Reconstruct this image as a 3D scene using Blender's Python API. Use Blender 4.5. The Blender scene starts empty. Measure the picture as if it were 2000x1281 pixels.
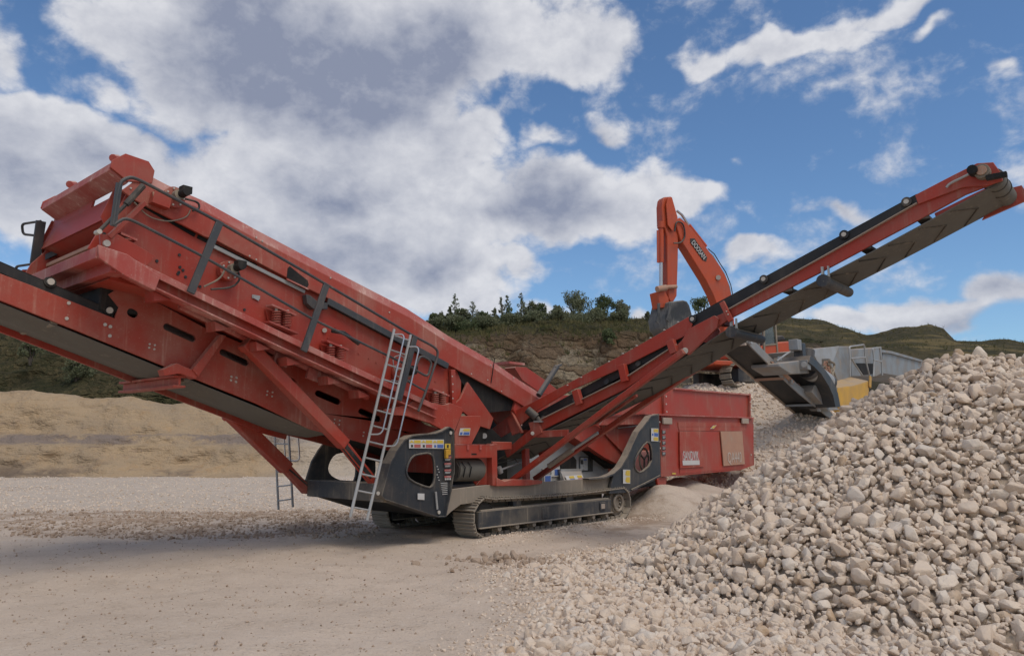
import bpy, bmesh, math, random
import numpy as np
from mathutils import Vector, Matrix, noise
from mathutils.geometry import tessellate_polygon

# ---------------------------------------------------------------- camera
FPX = 1470.0
PITCH = math.atan(224.5 / FPX)
EYE = 1.6
scn = bpy.context.scene
col = scn.collection
cam = bpy.data.cameras.new("camera")
cam.sensor_width = 36.0
cam.lens = FPX / 2000 * 36
cam.clip_start = 0.1
cam.clip_end = 5000
camo = bpy.data.objects.new("camera", cam)
camo.location = (0, 0, EYE)
camo.rotation_euler = (math.radians(90) + PITCH, 0, 0)
col.objects.link(camo)
scn.camera = camo

# ---------------------------------------------------------------- sun and exposure
SUN_EL, SUN_AZ = 58.0, 138.0          # azimuth from +Y towards +X
sl = bpy.data.lights.new("sun", 'SUN')
sl.energy = 1.4
sl.angle = math.radians(38)
sl.color = (1.0, 0.91, 0.78)
so = bpy.data.objects.new("sun", sl)
so.rotation_euler = (math.radians(90 - SUN_EL), 0, math.radians(180 - SUN_AZ))
so.location = (10, 10, 40)
col.objects.link(so)
scn.view_settings.view_transform = 'Standard'
scn.view_settings.look = 'None'
scn.view_settings.exposure = 0.36
scn.view_settings.gamma = 1.0
scn.cycles.max_bounces = 6

# ---------------------------------------------------------------- node helper
class NT:
    def __init__(s, tree):
        s.t = tree; s.n = tree.nodes; s.l = tree.links
    def new(s, kind, **kw):
        nd = s.n.new(kind)
        for k, v in kw.items(): setattr(nd, k, v)
        return nd
    def put(s, sock, v):
        if hasattr(v, 'links') or isinstance(v, bpy.types.NodeSocket): s.l.new(v, sock)
        else: sock.default_value = v
    def math(s, op, a, b=0.0, c=None, clamp=False):
        nd = s.new('ShaderNodeMath', operation=op, use_clamp=clamp)
        s.put(nd.inputs[0], a); s.put(nd.inputs[1], b)
        if c is not None: s.put(nd.inputs[2], c)
        return nd.outputs[0]
    def vec(s, op, a, b=(0, 0, 0), c=None):
        nd = s.new('ShaderNodeVectorMath', operation=op)
        s.put(nd.inputs[0], a)
        if op == 'SCALE': s.put(nd.inputs['Scale'], b)
        else: s.put(nd.inputs[1], b)
        return nd.outputs['Value'] if op in ('LENGTH', 'DOT_PRODUCT') else nd.outputs[0]
    def noise(s, vec, scale, detail=4, rough=.55, dist=0.0):
        nd = s.new('ShaderNodeTexNoise')
        s.put(nd.inputs['Vector'], vec)
        nd.inputs['Scale'].default_value = scale; nd.inputs['Detail'].default_value = detail
        nd.inputs['Roughness'].default_value = rough; nd.inputs['Distortion'].default_value = dist
        return nd.outputs['Fac']
    def ramp(s, f, lo, hi, a=0.0, b=1.0, smooth=True):
        nd = s.new('ShaderNodeMapRange')
        if smooth: nd.interpolation_type = 'SMOOTHSTEP'
        s.put(nd.inputs['Value'], f)
        for k, v in (('From Min', lo), ('From Max', hi), ('To Min', a), ('To Max', b)): nd.inputs[k].default_value = v
        return nd.outputs[0]
    def mix(s, f, a, b):
        nd = s.new('ShaderNodeMix', data_type='RGBA')
        s.put(nd.inputs[0], f)
        s.put(nd.inputs[6], a if not isinstance(a, tuple) else (*a, 1)[:4])
        s.put(nd.inputs[7], b if not isinstance(b, tuple) else (*b, 1)[:4])
        return nd.outputs[2]
    def scaled(s, v, sx, sy, sz): return s.vec('MULTIPLY', v, (sx, sy, sz))
    def bump(s, h, strength, dist=0.02):
        nd = s.new('ShaderNodeBump')
        nd.inputs['Strength'].default_value = strength; nd.inputs['Distance'].default_value = dist
        s.put(nd.inputs['Height'], h)
        return nd.outputs[0]

# ---------------------------------------------------------------- world: sky with clouds
def px_ang(x, y):
    dx = x - 1000; u = 640.5 - y
    X, Yv, Z = dx, FPX * math.cos(PITCH) - u * math.sin(PITCH), FPX * math.sin(PITCH) + u * math.cos(PITCH)
    return math.degrees(math.atan2(X, Yv)), math.degrees(math.atan2(Z, math.hypot(X, Yv)))

world = bpy.data.worlds.new("World")
scn.world = world
world.use_nodes = True
W = NT(world.node_tree)
W.n.clear()
tc = W.new('ShaderNodeTexCoord')
D = W.vec('NORMALIZE', tc.outputs['Generated'])
sep = W.new('ShaderNodeSeparateXYZ'); W.put(sep.inputs[0], D)
az = W.math('MULTIPLY', W.math('ARCTAN2', sep.outputs[0], sep.outputs[1]), 180 / math.pi)
el = W.math('MULTIPLY', W.math('ARCSINE', sep.outputs[2]), 180 / math.pi)
cmb = W.new('ShaderNodeCombineXYZ'); W.put(cmb.inputs[0], az); W.put(cmb.inputs[1], el)
AE = cmb.outputs[0]
# slight warp so that the cloud outlines are not ellipses
nz = W.new('ShaderNodeTexNoise'); W.put(nz.inputs['Vector'], AE)
nz.inputs['Scale'].default_value = .16; nz.inputs['Detail'].default_value = 3
warp = W.vec('SCALE', W.vec('SUBTRACT', nz.outputs['Color'], (.5, .5, .5)), 6.0)
AEw = W.vec('ADD', AE, warp)
def blobs(lst, coords):
    acc = None
    for (x, y, rx, ry, amp) in lst:
        a0, e0 = px_ang(x, y)
        ax, _ = px_ang(x + rx, y); _, ey = px_ang(x, y - ry)
        v = W.vec('MULTIPLY', W.vec('SUBTRACT', coords, (a0, e0, 0)), (1 / max(.3, ax - a0), 1 / max(.3, ey - e0), 0))
        d = W.math('MULTIPLY_ADD', W.vec('LENGTH', v), -amp, amp)
        acc = d if acc is None else W.math('MAXIMUM', acc, d)
    return acc
CL = [(600, 130, 380, 230, 1.9), (860, 60, 330, 130, 1.6), (1140, 95, 130, 90, 1.0), (245, 55, 160, 70, .8), (230, 160, 85, 45, .5),
      (15, 100, 50, 80, .5), (120, 250, 280, 85, 1.3), (0, 340, 320, 140, 1.4), (300, 400, 350, 150, 1.6), (700, 400, 400, 185, 1.9),
      (930, 265, 90, 60, .9), (800, 540, 260, 110, 1.2), (1000, 520, 80, 50, .6), (500, 560, 330, 150, 1.2), (1130, 390, 220, 95, 1.2),
      (1330, 385, 110, 45, .7), (1060, 285, 55, 28, .45), (1195, 250, 75, 38, .5), (1560, 82, 190, 38, .8), (1380, 105, 80, 30, .6),
      (1750, 15, 230, 35, .55), (1820, 62, 50, 20, .4), (1425, 300, 55, 22, .35), (1620, 410, 75, 24, .38), (1470, 508, 100, 34, .8),
      (1800, 615, 190, 50, .9), (1960, 560, 130, 50, .5), (1640, 635, 110, 34, .7), (1075, 600, 60, 30, .5), (1240, 612, 60, 30, .5),
      (1940, 150, 45, 20, .3), (-250, 250, 350, 250, 1.2), (2300, 500, 250, 120, .9), (2500, 100, 300, 150, .9), (400, -350, 500, 250, 1.2),
      (1600, -450, 400, 180, .9)]
DK = [(620, 150, 360, 170, 1.4), (480, 60, 180, 100, 1.0), (830, 110, 210, 120, 1.0), (1060, 390, 170, 75, 1.1), (560, 500, 300, 90, .8),
      (850, 520, 80, 60, .6), (60, 330, 160, 80, .3), (640, 370, 150, 70, .55), (200, 290, 120, 50, .45), (1870, 640, 190, 35, .7),
      (350, 260, 110, 60, .5), (1480, 535, 80, 14, .5), (1180, 265, 60, 25, .5), (1620, 410, 70, 25, .5), (1960, 560, 120, 60, .6), (-250, 250, 350, 200, .8), (400, -350, 500, 220, 1.0)]
cov = blobs(CL, AEw)
dk = blobs(DK, AEw)
# behind the camera, where the photograph shows nothing, broken cloud from noise
back = W.ramp(sep.outputs[1], -.25, .15, 1, 0)
cov = W.math('MAXIMUM', cov, W.math('MULTIPLY', back, W.ramp(W.noise(D, 2.2, 3), .42, .62, -.2, .9)))
AEs = W.vec('MULTIPLY', AE, (1, 1.35, 0))
f1 = W.noise(AEs, .13, 9, .56, .35)
f1b = W.noise(W.vec('ADD', AEs, (-.5, 1.5, 0)), .13, 9, .56, .35)
f2 = W.noise(AEs, .5, 7, .6, .2)
dens = W.math('ADD', cov, W.math('MULTIPLY', W.math('SUBTRACT', f1, .5), 1.15))
dens = W.math('ADD', dens, W.math('MULTIPLY', W.math('SUBTRACT', f2, .5), .5))
cover = W.ramp(dens, -.02, .36)
relief = W.math('MULTIPLY', W.math('SUBTRACT', f1, f1b), 1.7)     # thicker above than here: shaded
dark = W.math('ADD', W.ramp(W.math('ADD', dk, W.math('MULTIPLY', W.math('SUBTRACT', f1, .5), .9)), -.20, .85, .14, .86), W.math('MULTIPLY', relief, -.75))
dark = W.math('ADD', dark, W.math('MULTIPLY', W.math('SUBTRACT', f2, .5), -.85))
dark = W.math('ADD', dark, W.ramp(dens, .2, 1.4, 0, .16), clamp=True)
ccol = W.mix(dark, (.57, .575, .605), (.20, .225, .305))
sky = W.new('ShaderNodeTexSky', sky_type='NISHITA')
sky.sun_disc = False
sky.sun_elevation = math.radians(SUN_EL); sky.sun_rotation = math.radians(SUN_AZ)
sky.air_density = 1.0; sky.dust_density = .1; sky.ozone_density = 3.0
bg1 = W.new('ShaderNodeBackground'); W.put(bg1.inputs[0], W.vec('MULTIPLY', sky.outputs[0], (.84, 1.0, 1.12))); bg1.inputs[1].default_value = .084
bg2 = W.new('ShaderNodeBackground'); W.put(bg2.inputs[0], ccol); bg2.inputs[1].default_value = 1.0
mx = W.new('ShaderNodeMixShader')
W.put(mx.inputs[0], W.math('MULTIPLY', cover, .96)); W.l.new(bg1.outputs[0], mx.inputs[1]); W.l.new(bg2.outputs[0], mx.inputs[2])
wo = W.new('ShaderNodeOutputWorld'); W.l.new(mx.outputs[0], wo.inputs[0])

# ---------------------------------------------------------------- materials
def newmat(name, rough=.6, metal=0.0, spec=.4):
    m = bpy.data.materials.new(name); m.use_nodes = True
    t = NT(m.node_tree); b = t.n['Principled BSDF']
    b.inputs['Roughness'].default_value = rough; b.inputs['Metallic'].default_value = metal
    b.inputs['Specular IOR Level'].default_value = spec
    return m, t, b
DUST = (.40, .315, .235)
def painted(name, c, c2, rough=.42, dust=.55, side=.3, scale=1.0, metal=0.0, dustc=DUST, streak=.5):
    """paint or bare metal with quarry dust: settled on upward faces, thin film and run marks on the sides"""
    m, t, b = newmat(name, rough, metal)
    tc = t.new('ShaderNodeTexCoord'); P = tc.outputs['Object']
    g = t.new('ShaderNodeNewGeometry')
    sp = t.new('ShaderNodeSeparateXYZ'); t.put(sp.inputs[0], g.outputs['Normal'])
    n1 = t.noise(P, 1.3 * scale, 5, .6); n2 = t.noise(P, 9 * scale, 6, .65)
    st = t.noise(t.scaled(P, 14 * scale, 14 * scale, .9 * scale), 1.0, 5, .6)
    base = t.mix(t.ramp(n1, .35, .65), c, c2)
    wr = t.math('MULTIPLY', t.ramp(t.noise(P, 22 * scale, 5, .75), .66, .72), t.ramp(n1, .45, .6)); base = t.mix(t.math('MULTIPLY', wr, .6), base, (.07, .045, .035))
    up = t.math('MULTIPLY', t.ramp(sp.outputs[2], .25, .9), t.ramp(n2, .25, .6, .55, 1))
    side_f = t.math('MULTIPLY', t.ramp(n1, .38, .72), side)
    strk = t.math('MULTIPLY', t.math('MULTIPLY', t.ramp(st, .52, .75), t.ramp(n1, .35, .6)), streak * side * 3.0)
    dirt = t.math('ADD', t.math('ADD', t.math('MULTIPLY', up, dust), side_f), strk)
    speck = t.math('MULTIPLY', t.ramp(t.noise(P, 34 * scale, 3, .5), .62, .75), side * .9)
    dirt = t.math('ADD', dirt, speck, clamp=True)
    t.put(b.inputs['Base Color'], t.mix(dirt, base, dustc))
    t.put(b.inputs['Roughness'], t.math('ADD', t.math('MULTIPLY', dirt, .5), rough, clamp=True))
    if metal: t.put(b.inputs['Metallic'], t.math('MULTIPLY_ADD', dirt, -metal, metal, clamp=True))
    t.put(b.inputs['Normal'], t.bump(t.math('ADD', n2, t.math('MULTIPLY', dirt, .5)), .12, .01))
    return m
MT = {}
MT['red'] = painted('red_paint', (.355, .040, .023), (.30, .036, .022), .5, .60, .24)
MT['redclean'] = painted('bright_red_paint', (.375, .041, .022), (.32, .037, .021), .48, .5, .17)
MT['reddust'] = painted('dusty_red_paint', (.36, .050, .029), (.30, .046, .028), .6, .75, .38, dustc=(.50, .29, .22))
MT['redbeam'] = painted('dusty_red_flange', (.38, .06, .045), (.36, .08, .065), .6, .95, .55, dustc=(.58, .37, .31))
MT['dark'] = painted('anthracite_paint', (.026, .031, .038), (.020, .024, .030), .45, .8, .12)
MT['darkdust'] = painted('dusty_anthracite_paint', (.035, .038, .045), (.05, .05, .05), .6, .95, .45, dustc=(.30, .25, .19))
MT['track'] = painted('dusty_track_steel', (.22, .19, .15), (.13, .115, .09), .75, .95, .9, dustc=(.34, .28, .21))
MT['mud'] = painted('dust_caked_steel', (.27, .23, .185), (.20, .17, .135), .85, .9, .6, dustc=(.38, .32, .25))
MT['lip'] = painted('dusty_steel_lip', (.40, .33, .27), (.33, .25, .20), .8, .8, .4)
MT['rail'] = painted('grey_handrail_paint', (.05, .055, .06), (.04, .043, .048), .5, .4, .12)
MT['galv'] = painted('galvanised_steel', (.42, .42, .41), (.30, .30, .29), .45, .3, .15, metal=.35)
MT['belt'] = painted('black_belt_rubber', (.012, .012, .013), (.018, .018, .018), .55, .25, .05)
MT['beltu'] = painted('dusty_belt_underside', (.135, .128, .11), (.10, .093, .08), .8, .3, .5, dustc=(.20, .18, .15))
MT['black'] = painted('black_void_steel', (.006, .006, .006), (.01, .01, .01), .8, .1, .05)  # real black parts, and shade put in as colour in gaps and interiors
MT['ridge'] = painted('dark_rubber_chevron', (.045, .041, .035), (.065, .06, .05), .8, .1, .35)
MT['grey'] = painted('light_grey_paint', (.34, .35, .36), (.28, .29, .29), .5, .5, .2)
MT['cgrey'] = painted('crusher_grey_paint', (.24, .255, .265), (.17, .18, .185), .5, .6, .4)
MT['orange'] = painted('orange_paint', (.47, .070, .020), (.40, .058, .020), .4, .25, .08)
MT['yellow'] = painted('yellow_paint', (.60, .33, .03), (.50, .27, .03), .5, .75, .2)
MT['chrome'] = painted('chrome_rod', (.55, .55, .55), (.45, .45, .45), .25, .1, .1, metal=.8)
MT['bucket'] = painted('worn_bucket_steel', (.03, .032, .035), (.06, .06, .06), .5, .6, .35, dustc=(.30, .28, .25))
MT['worn'] = painted('dusty_tan_plate', (.42, .24, .16), (.40, .17, .11), .7, .3, .65, scale=3)
MT['hose'] = painted('black_hose', (.015, .015, .015), (.03, .03, .03), .5, .3, .2)
MT['spring'] = painted('dusty_red_spring', (.30, .05, .035), (.30, .08, .055), .6, .5, .2)
def flat(name, c, rough=.5, metal=0.0):
    m, t, b = newmat(name, rough, metal)
    tc = t.new('ShaderNodeTexCoord')
    n = t.noise(tc.outputs['Object'], 12, 4)
    t.put(b.inputs['Base Color'], t.mix(t.ramp(n, .35, .75, 0, .35), c, tuple(x * .6 + y * .3 for x, y in zip(c, DUST))))
    return m
MT['white'] = flat('sticker_white', (.55, .54, .52)); MT['syel'] = flat('sticker_yellow', (.60, .42, .05))
MT['sblue'] = flat('sticker_blue', (.06, .13, .38)); MT['sred'] = flat('sticker_red', (.42, .10, .09))
MT['sblack'] = flat('sticker_black', (.02, .02, .02)); MT['bolt'] = flat('zinc_bolt', (.5, .46, .40), .4)
MT['amber'] = flat('amber_plastic', (.55, .30, .03)); MT['faded'] = flat('faded_lettering', (.50, .42, .36), .8)
gm, gt, gb = newmat('cab_glass', .08); MT['glass'] = gm
gb.inputs['Base Color'].default_value = (.10, .13, .13, 1); gb.inputs['Specular IOR Level'].default_value = .8
gb.inputs['Alpha'].default_value = .55

def rock_mat(name, use_attr, brown=0.0):
    m, t, b = newmat(name, .92, 0, .2)
    if use_attr:
        a = t.new('ShaderNodeAttribute', attribute_name='rnd'); r = a.outputs['Fac']
    else:
        a = t.new('ShaderNodeObjectInfo'); r = a.outputs['Random']
    tc = t.new('ShaderNodeTexCoord'); g = t.new('ShaderNodeNewGeometry'); P = g.outputs['Position']
    cr = t.new('ShaderNodeValToRGB'); t.put(cr.inputs[0], r)
    e = cr.color_ramp.elements
    stops = [(0, (.58, .44, .32)), (.18, (.67, .535, .41)), (.45, (.73, .595, .465)), (.7, (.69, .55, .42)), (.84, (.77, .665, .545)), (.95, (.62, .54, .46)), (.99, (.50, .35, .22))]
    while len(e) < len(stops): e.new(.5)
    for s_, (p, c) in zip(e, stops): s_.position = p; s_.color = (*c, 1)
    n = t.noise(P, 16, 6, .65); n2 = t.noise(P, 70, 4, .6)
    c = t.mix(t.ramp(n, .35, .7, 0, .55), cr.outputs[0], (.60, .50, .41))
    c = t.mix(t.ramp(n2, .55, .75, 0, .3), c, (.36, .27, .19))
    if brown: c = t.mix(brown, c, (.24, .155, .10))
    t.put(b.inputs['Base Color'], c)
    t.put(b.inputs['Normal'], t.bump(t.math('ADD', n, t.math('MULTIPLY', n2, .5)), .7, .022))
    return m
MT['rock'] = rock_mat('limestone', False); MT['rocks'] = rock_mat('limestone_stuff', True); MT['brown'] = rock_mat('brown_stone', True, .62)

# ---------------------------------------------------------------- geometry kit
def ray(px, py):
    u = 640.5 - py
    return Vector((px - 1000, FPX * math.cos(PITCH) - u * math.sin(PITCH), FPX * math.sin(PITCH) + u * math.cos(PITCH)))
CAM = Vector((0, 0, EYE))
class Frame:
    """a machine's own axes: x along it, y across it (away from us), z up; traced outlines are laid on its real planes"""
    def __init__(s, origin, ang):
        s.o = Vector(origin); s.ang = ang
        s.R = Matrix.Rotation(-ang, 3, 'Z'); s.c = s.R @ (CAM - s.o)
    def on(s, axis, px, py, v):
        d = s.R @ ray(px, py); t = (v - s.c[axis]) / d[axis]
        return s.c + d * t
    def Y(s, px, py, y): return s.on(1, px, py, y)
    def X(s, px, py, x): return s.on(0, px, py, x)
    def Z(s, px, py, z): return s.on(2, px, py, z)
    def w(s, v): return s.R.transposed() @ Vector(v) + s.o

class MB:
    def __init__(s): s.v = []; s.f = []; s.m = []; s.cur = 0; s.mats = []
    def use(s, key):
        if key not in s.mats: s.mats.append(key)
        s.cur = s.mats.index(key); return s
    def add(s, vs, fs):
        n = len(s.v); s.v += [tuple(x) for x in vs]
        for f in fs: s.f.append([i + n for i in f]); s.m.append(s.cur)
        return s
    def prism(s, P, off, holes=()):
        P = [Vector(p) for p in P]; off = Vector(off)
        loops = [P] + [[Vector(q) for q in h] for h in holes]
        flatv = [p for l in loops for p in l]; n = len(flatv)
        if holes: tris = [list(t) for t in tessellate_polygon(loops)]
        else: tris = [list(range(n))]
        fs = [t for t in tris] + [[i + n for i in reversed(t)] for t in tris]
        st = 0
        for l in loops:
            k = len(l)
            for i in range(k):
                a, b = st + i, st + (i + 1) % k
                fs.append([a, b, b + n, a + n])
            st += k
        return s.add(flatv + [p + off for p in flatv], fs)
    def box(s, c, sx, sy, sz, rot=None):
        vs = []
        for i in (-1, 1):
            for j in (-1, 1):
                for k in (-1, 1):
                    p = Vector((i * sx / 2, j * sy / 2, k * sz / 2))
                    if rot is not None: p = rot @ p
                    vs.append(Vector(c) + p)
        return s.add(vs, [(0, 1, 3, 2), (4, 6, 7, 5), (0, 4, 5, 1), (2, 3, 7, 6), (0, 2, 6, 4), (1, 5, 7, 3)])
    def bar(s, a, b, w, h, up=(0, 0, 1)):
        a, b = Vector(a), Vector(b); d = (b - a).normalized(); up = Vector(up)
        sd = d.cross(up)
        if sd.length < 1e-4: sd = d.cross(Vector((1, 0, 0)))
        sd.normalize(); u = sd.cross(d)
        vs = []
        for p in (a, b):
            for (i, j) in ((-1, -1), (1, -1), (1, 1), (-1, 1)): vs.append(p + sd * i * w / 2 + u * j * h / 2)
        return s.add(vs, [(0, 1, 2, 3), (7, 6, 5, 4), (0, 4, 5, 1), (1, 5, 6, 2), (2, 6, 7, 3), (3, 7, 4, 0)])
    def tube(s, pts, r, n=10, r2=None, closed=False):
        pts = [Vector(p) for p in pts]; k = len(pts); vs = []; fs = []
        ref = None
        for i, p in enumerate(pts):
            if closed: d = (pts[(i + 1) % k] - pts[i - 1])
            else: d = (pts[min(i + 1, k - 1)] - pts[max(i - 1, 0)])
            d.normalize()
            if ref is None:
                ref = d.cross(Vector((0, 0, 1)))
                if ref.length < .1: ref = d.cross(Vector((1, 0, 0)))
            ref = (ref - d * ref.dot(d)).normalized(); u = d.cross(ref)
            rr = r if r2 is None else r + (r2 - r) * i / (k - 1)
            for j in range(n):
                t = 2 * math.pi * j / n
                vs.append(p + (ref * math.cos(t) + u * math.sin(t)) * rr)
        for i in range(k if closed else k - 1):
            for j in range(n):
                a = i * n + j; b = i * n + (j + 1) % n; c = ((i + 1) % k) * n + (j + 1) % n; d_ = ((i + 1) % k) * n + j
                fs.append((a, b, c, d_))
        if not closed: fs += [tuple(range(n)), tuple((k - 1) * n + j for j in reversed(range(n)))]
        return s.add(vs, fs)
    def cyl(s, a, b, r, n=20, r2=None): return s.tube([a, b], r, n, r2)
    def build(s, name, mat, parent=None, bevel=0.0, smooth=True):
        me = bpy.data.meshes.new(name)
        me.from_pydata(s.v, [], s.f)
        bm = bmesh.new(); bm.from_mesh(me)
        bmesh.ops.recalc_face_normals(bm, faces=bm.faces[:]); bm.to_mesh(me); bm.free()
        keys = s.mats or [mat]
        if s.mats and mat is not None and mat not in s.mats: keys = s.mats
        for k in keys: me.materials.append(MT[k])
        me.polygons.foreach_set('material_index', [min(i, len(keys) - 1) for i in s.m][:len(me.polygons)] if s.mats else [0] * len(me.polygons))
        o = bpy.data.objects.new(name, me); col.objects.link(o)
        if parent is not None: o.parent = parent
        if smooth:
            try: me.shade_smooth(); me.set_sharp_from_angle(angle=math.radians(35))
            except Exception: pass
        if bevel:
            b = o.modifiers.new('bevel', 'BEVEL'); b.width = bevel; b.segments = 2; b.limit_method = 'ANGLE'; b.angle_limit = math.radians(40)
            b.harden_normals = False
        return o
def rounded(pts, r=.12, seg=5):
    """round the corners of a 3-D polyline"""
    pts = [Vector(p) for p in pts]; out = [pts[0]]
    for i in range(1, len(pts) - 1):
        a, b, c = pts[i - 1], pts[i], pts[i + 1]
        da = min(r, (a - b).length * .45); dc = min(r, (c - b).length * .45)
        p0 = b + (a - b).normalized() * da; p2 = b + (c - b).normalized() * dc
        for k in range(seg + 1):
            t = k / seg; out.append((1 - t) ** 2 * p0 + 2 * t * (1 - t) * b + t * t * p2)
    out.append(pts[-1]); return out
def tag(o, label=None, cat=None, group=None, kind=None):
    if label: o['label'] = label
    if cat: o['category'] = cat
    if group: o['group'] = group
    if kind: o['kind'] = kind
    return o
def empty(name, loc, rz, label, cat, group=None):
    o = bpy.data.objects.new(name, None); col.objects.link(o)
    o.location = loc; o.rotation_euler = (0, 0, rz); o.empty_display_size = .3
    return tag(o, label, cat, group)

# ================================================================ SCREENING MACHINE
def ground_pt(px, py, z=0.0):
    d = ray(px, py); t = (z - EYE) / d.z
    return CAM + d * t
ANG = math.pi / 2 - math.atan(1300 / math.hypot(FPX, 224.5))
MO = ground_pt(935, 1052)
M = Frame(MO, ANG)
def yp(y, pts): return [M.Y(px, py, y) for px, py in pts]
def xp(x, pts): return [M.X(px, py, x) for px, py in pts]
def yplate(name, mat, pts, y, th, parent, holes=(), bevel=.006):
    return MB().prism(yp(y, pts), (0, th, 0), [yp(y, h) for h in holes]).build(name, mat, parent, bevel)
def slot(x0, y0, x1, y1, w, n=6):
    """pixel outline of a rounded slot between two centres, half width w"""
    a = math.atan2(y1 - y0, x1 - x0); out = []
    for k in range(n + 1):
        t = a - math.pi / 2 + math.pi * k / n; out.append((x1 + w * math.cos(t), y1 + w * math.sin(t)))
    for k in range(n + 1):
        t = a + math.pi / 2 + math.pi * k / n; out.append((x0 + w * math.cos(t), y0 + w * math.sin(t)))
    return out
def bolts(mb, pts, y, r=.014, key='bolt'):
    mb.use(key)
    for px, py in pts:
        p = M.Y(px, py, y); mb.cyl(p + Vector((0, -.012, 0)), p + Vector((0, .004, 0)), r, 8)

root = empty('screening_machine', MO, ANG, 'large red tracked quarry screener with long raised conveyors and dusty crawler tracks', 'quarry machine')

# ---- crawler tracks
def make_track(y0):
    x0, x1, zb, zt = .22, 4.45, 0.0, .66
    r = (zt - zb) / 2; per = []
    n_str = 24; n_arc = 9
    path = []
    for k in range(n_str): path.append((x1 + (x0 - x1) * k / n_str, zt - .02 - .035 * math.sin(math.pi * k / n_str)))
    for k in range(n_arc): a = math.pi / 2 + math.pi * k / n_arc; path.append((x0 + r * math.cos(a), r + zb + r * math.sin(a)))
    for k in range(n_str): path.append((x0 + (x1 - x0) * k / n_str, zb))
    for k in range(n_arc): a = -math.pi / 2 + math.pi * k / n_arc; path.append((x1 + r * .95 * math.cos(a), r + zb + r * .95 * math.sin(a)))
    L = [0]
    for i in range(len(path)): p, q = path[i], path[(i + 1) % len(path)]; L.append(L[-1] + math.dist(p, q))
    tot = L[-1]; ns = 62
    mb = MB().use('mud')
    for k in range(ns):
        s = tot * k / ns; i = max(j for j in range(len(path)) if L[j] <= s)
        p, q = path[i], path[(i + 1) % len(path)]; t = (s - L[i]) / max(1e-6, L[i + 1] - L[i])
        x = p[0] + (q[0] - p[0]) * t; z = p[1] + (q[1] - p[1]) * t
        dx, dz = q[0] - p[0], q[1] - p[1]; l = math.hypot(dx, dz); dx /= l; dz /= l
        ox, oz = dz, -dx
        if (ox * (x - (x0 + x1) / 2) * .2 + oz * (z - r)) < 0: ox, oz = -ox, -oz
        rot = Matrix(((dx, 0, ox), (0, 1, 0), (dz, 0, oz)))
        mb.box((x, y0 + .25, z), tot / ns * .93, .50, .022, rot)
        for u in (-.36, 0.05, .44):
            c = Vector((x, y0 + .25, z)) + Vector((dx, 0, dz)) * (tot / ns * u) + Vector((ox, 0, oz)) * .022
            mb.box(c, .016, .495, .032, rot)
        for yy in (y0 + .14, y0 + .36):
            c = Vector((x, yy, z)) - Vector((ox, 0, oz)) * .035
            mb.box(c, tot / ns * .75, .035, .055, rot)
    t = mb.build('crawler_track', None, root, .003)
    yf = y0 + .03
    fr = MB().use('darkdust')
    F = [(.02, .165), (4.03, .175), (4.06, .43), (.03, .44)]
    fr.prism([(x, yf, z) for x, z in F], (0, .40, 0))
    fr.use('mud').box((2.05, yf - .01, .165), 4.05, .06, .022)
    fr.box((2.05, y0 + .2, .45), 3.9, .30, .03)
    fr.use('darkdust').box((1.85, yf - .006, .30), .22, .012, .20)
    fr.box((3.72, yf - .012, .31), .20, .02, .16).use('lip').box((3.72, yf - .024, .31), .13, .012, .10)
    fr.use('black').cyl((0.24, yf + .06, .33), (.24, yf + .34, .33), .25, 18)
    fr.use('mud').box((2.2, yf + .44, .36), 4.3, .02, .50)
    fr.build('track_frame', None, t, .008)
    for k in range(8):
        x = .55 + k * .475
        MB().use('track').cyl((x, y0 + .12, .125), (x, y0 + .40, .125), .085, 16).use('mud').cyl((x, y0 + .015, .125), (x, y0 + .12, .125), .05, 12).build('track_roller', None, t, .004)
    for x in (1.15, 2.75):
        MB().use('darkdust').box((x, y0 + .2, .53), .22, .14, .13).build('top_roller', None, t, .01)
    sp = MB().use('mud').cyl((4.43, y0 + .16, .335), (4.43, y0 + .34, .335), .26, 28)
    for k in range(18):
        a = 2 * math.pi * k / 18; sp.box((4.43 + .27 * math.cos(a), y0 + .25, .335 + .27 * math.sin(a)), .05, .05, .05, Matrix.Rotation(-a, 3, 'Y'))
    sp.use('mud').tube([(4.43 + .17 * math.cos(a * .5236), y0 + .10, .335 + .17 * math.sin(a * .5236)) for a in range(12)], .03, 8, closed=True)
    for k in range(9):
        a = 2 * math.pi * k / 9; sp.use('bolt').cyl((4.43 + .12 * math.cos(a), y0 + .12, .335 + .12 * math.sin(a)), (4.43 + .12 * math.cos(a), y0 + .17, .335 + .12 * math.sin(a)), .014, 8)
    sp.build('drive_sprocket', None, t, .003)
    return t
make_track(0.0); make_track(2.25)

# ---- chassis: dark side plates with openings, long beam over the track
PNL = [(745, 967), (762, 905), (775, 880), (790, 858), (806, 850), (830, 847), (850, 846), (863, 842), (878, 833), (886, 838), (886, 852), (887, 925), (880, 970), (871, 1009), (858, 1010), (832, 1001), (752, 975)]
PNLH = [(822, 886), (838, 884), (848, 893), (850, 925), (848, 942), (842, 952), (830, 950), (803, 939), (793, 925), (796, 908), (806, 890)]
def rpoly(pts, r=4):
    out = []
    n = len(pts)
    for i in range(n):
        a, b, c = pts[i - 1], pts[i], pts[(i + 1) % n]
        out.append((b[0] * .75 + a[0] * .25, b[1] * .75 + a[1] * .25)); out.append((b[0] * .75 + c[0] * .25, b[1] * .75 + c[1] * .25))
    return out
fp = yplate('chassis_plate', 'dark', PNL, .04, .05, root, [rpoly(PNLH)], .008)
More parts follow.
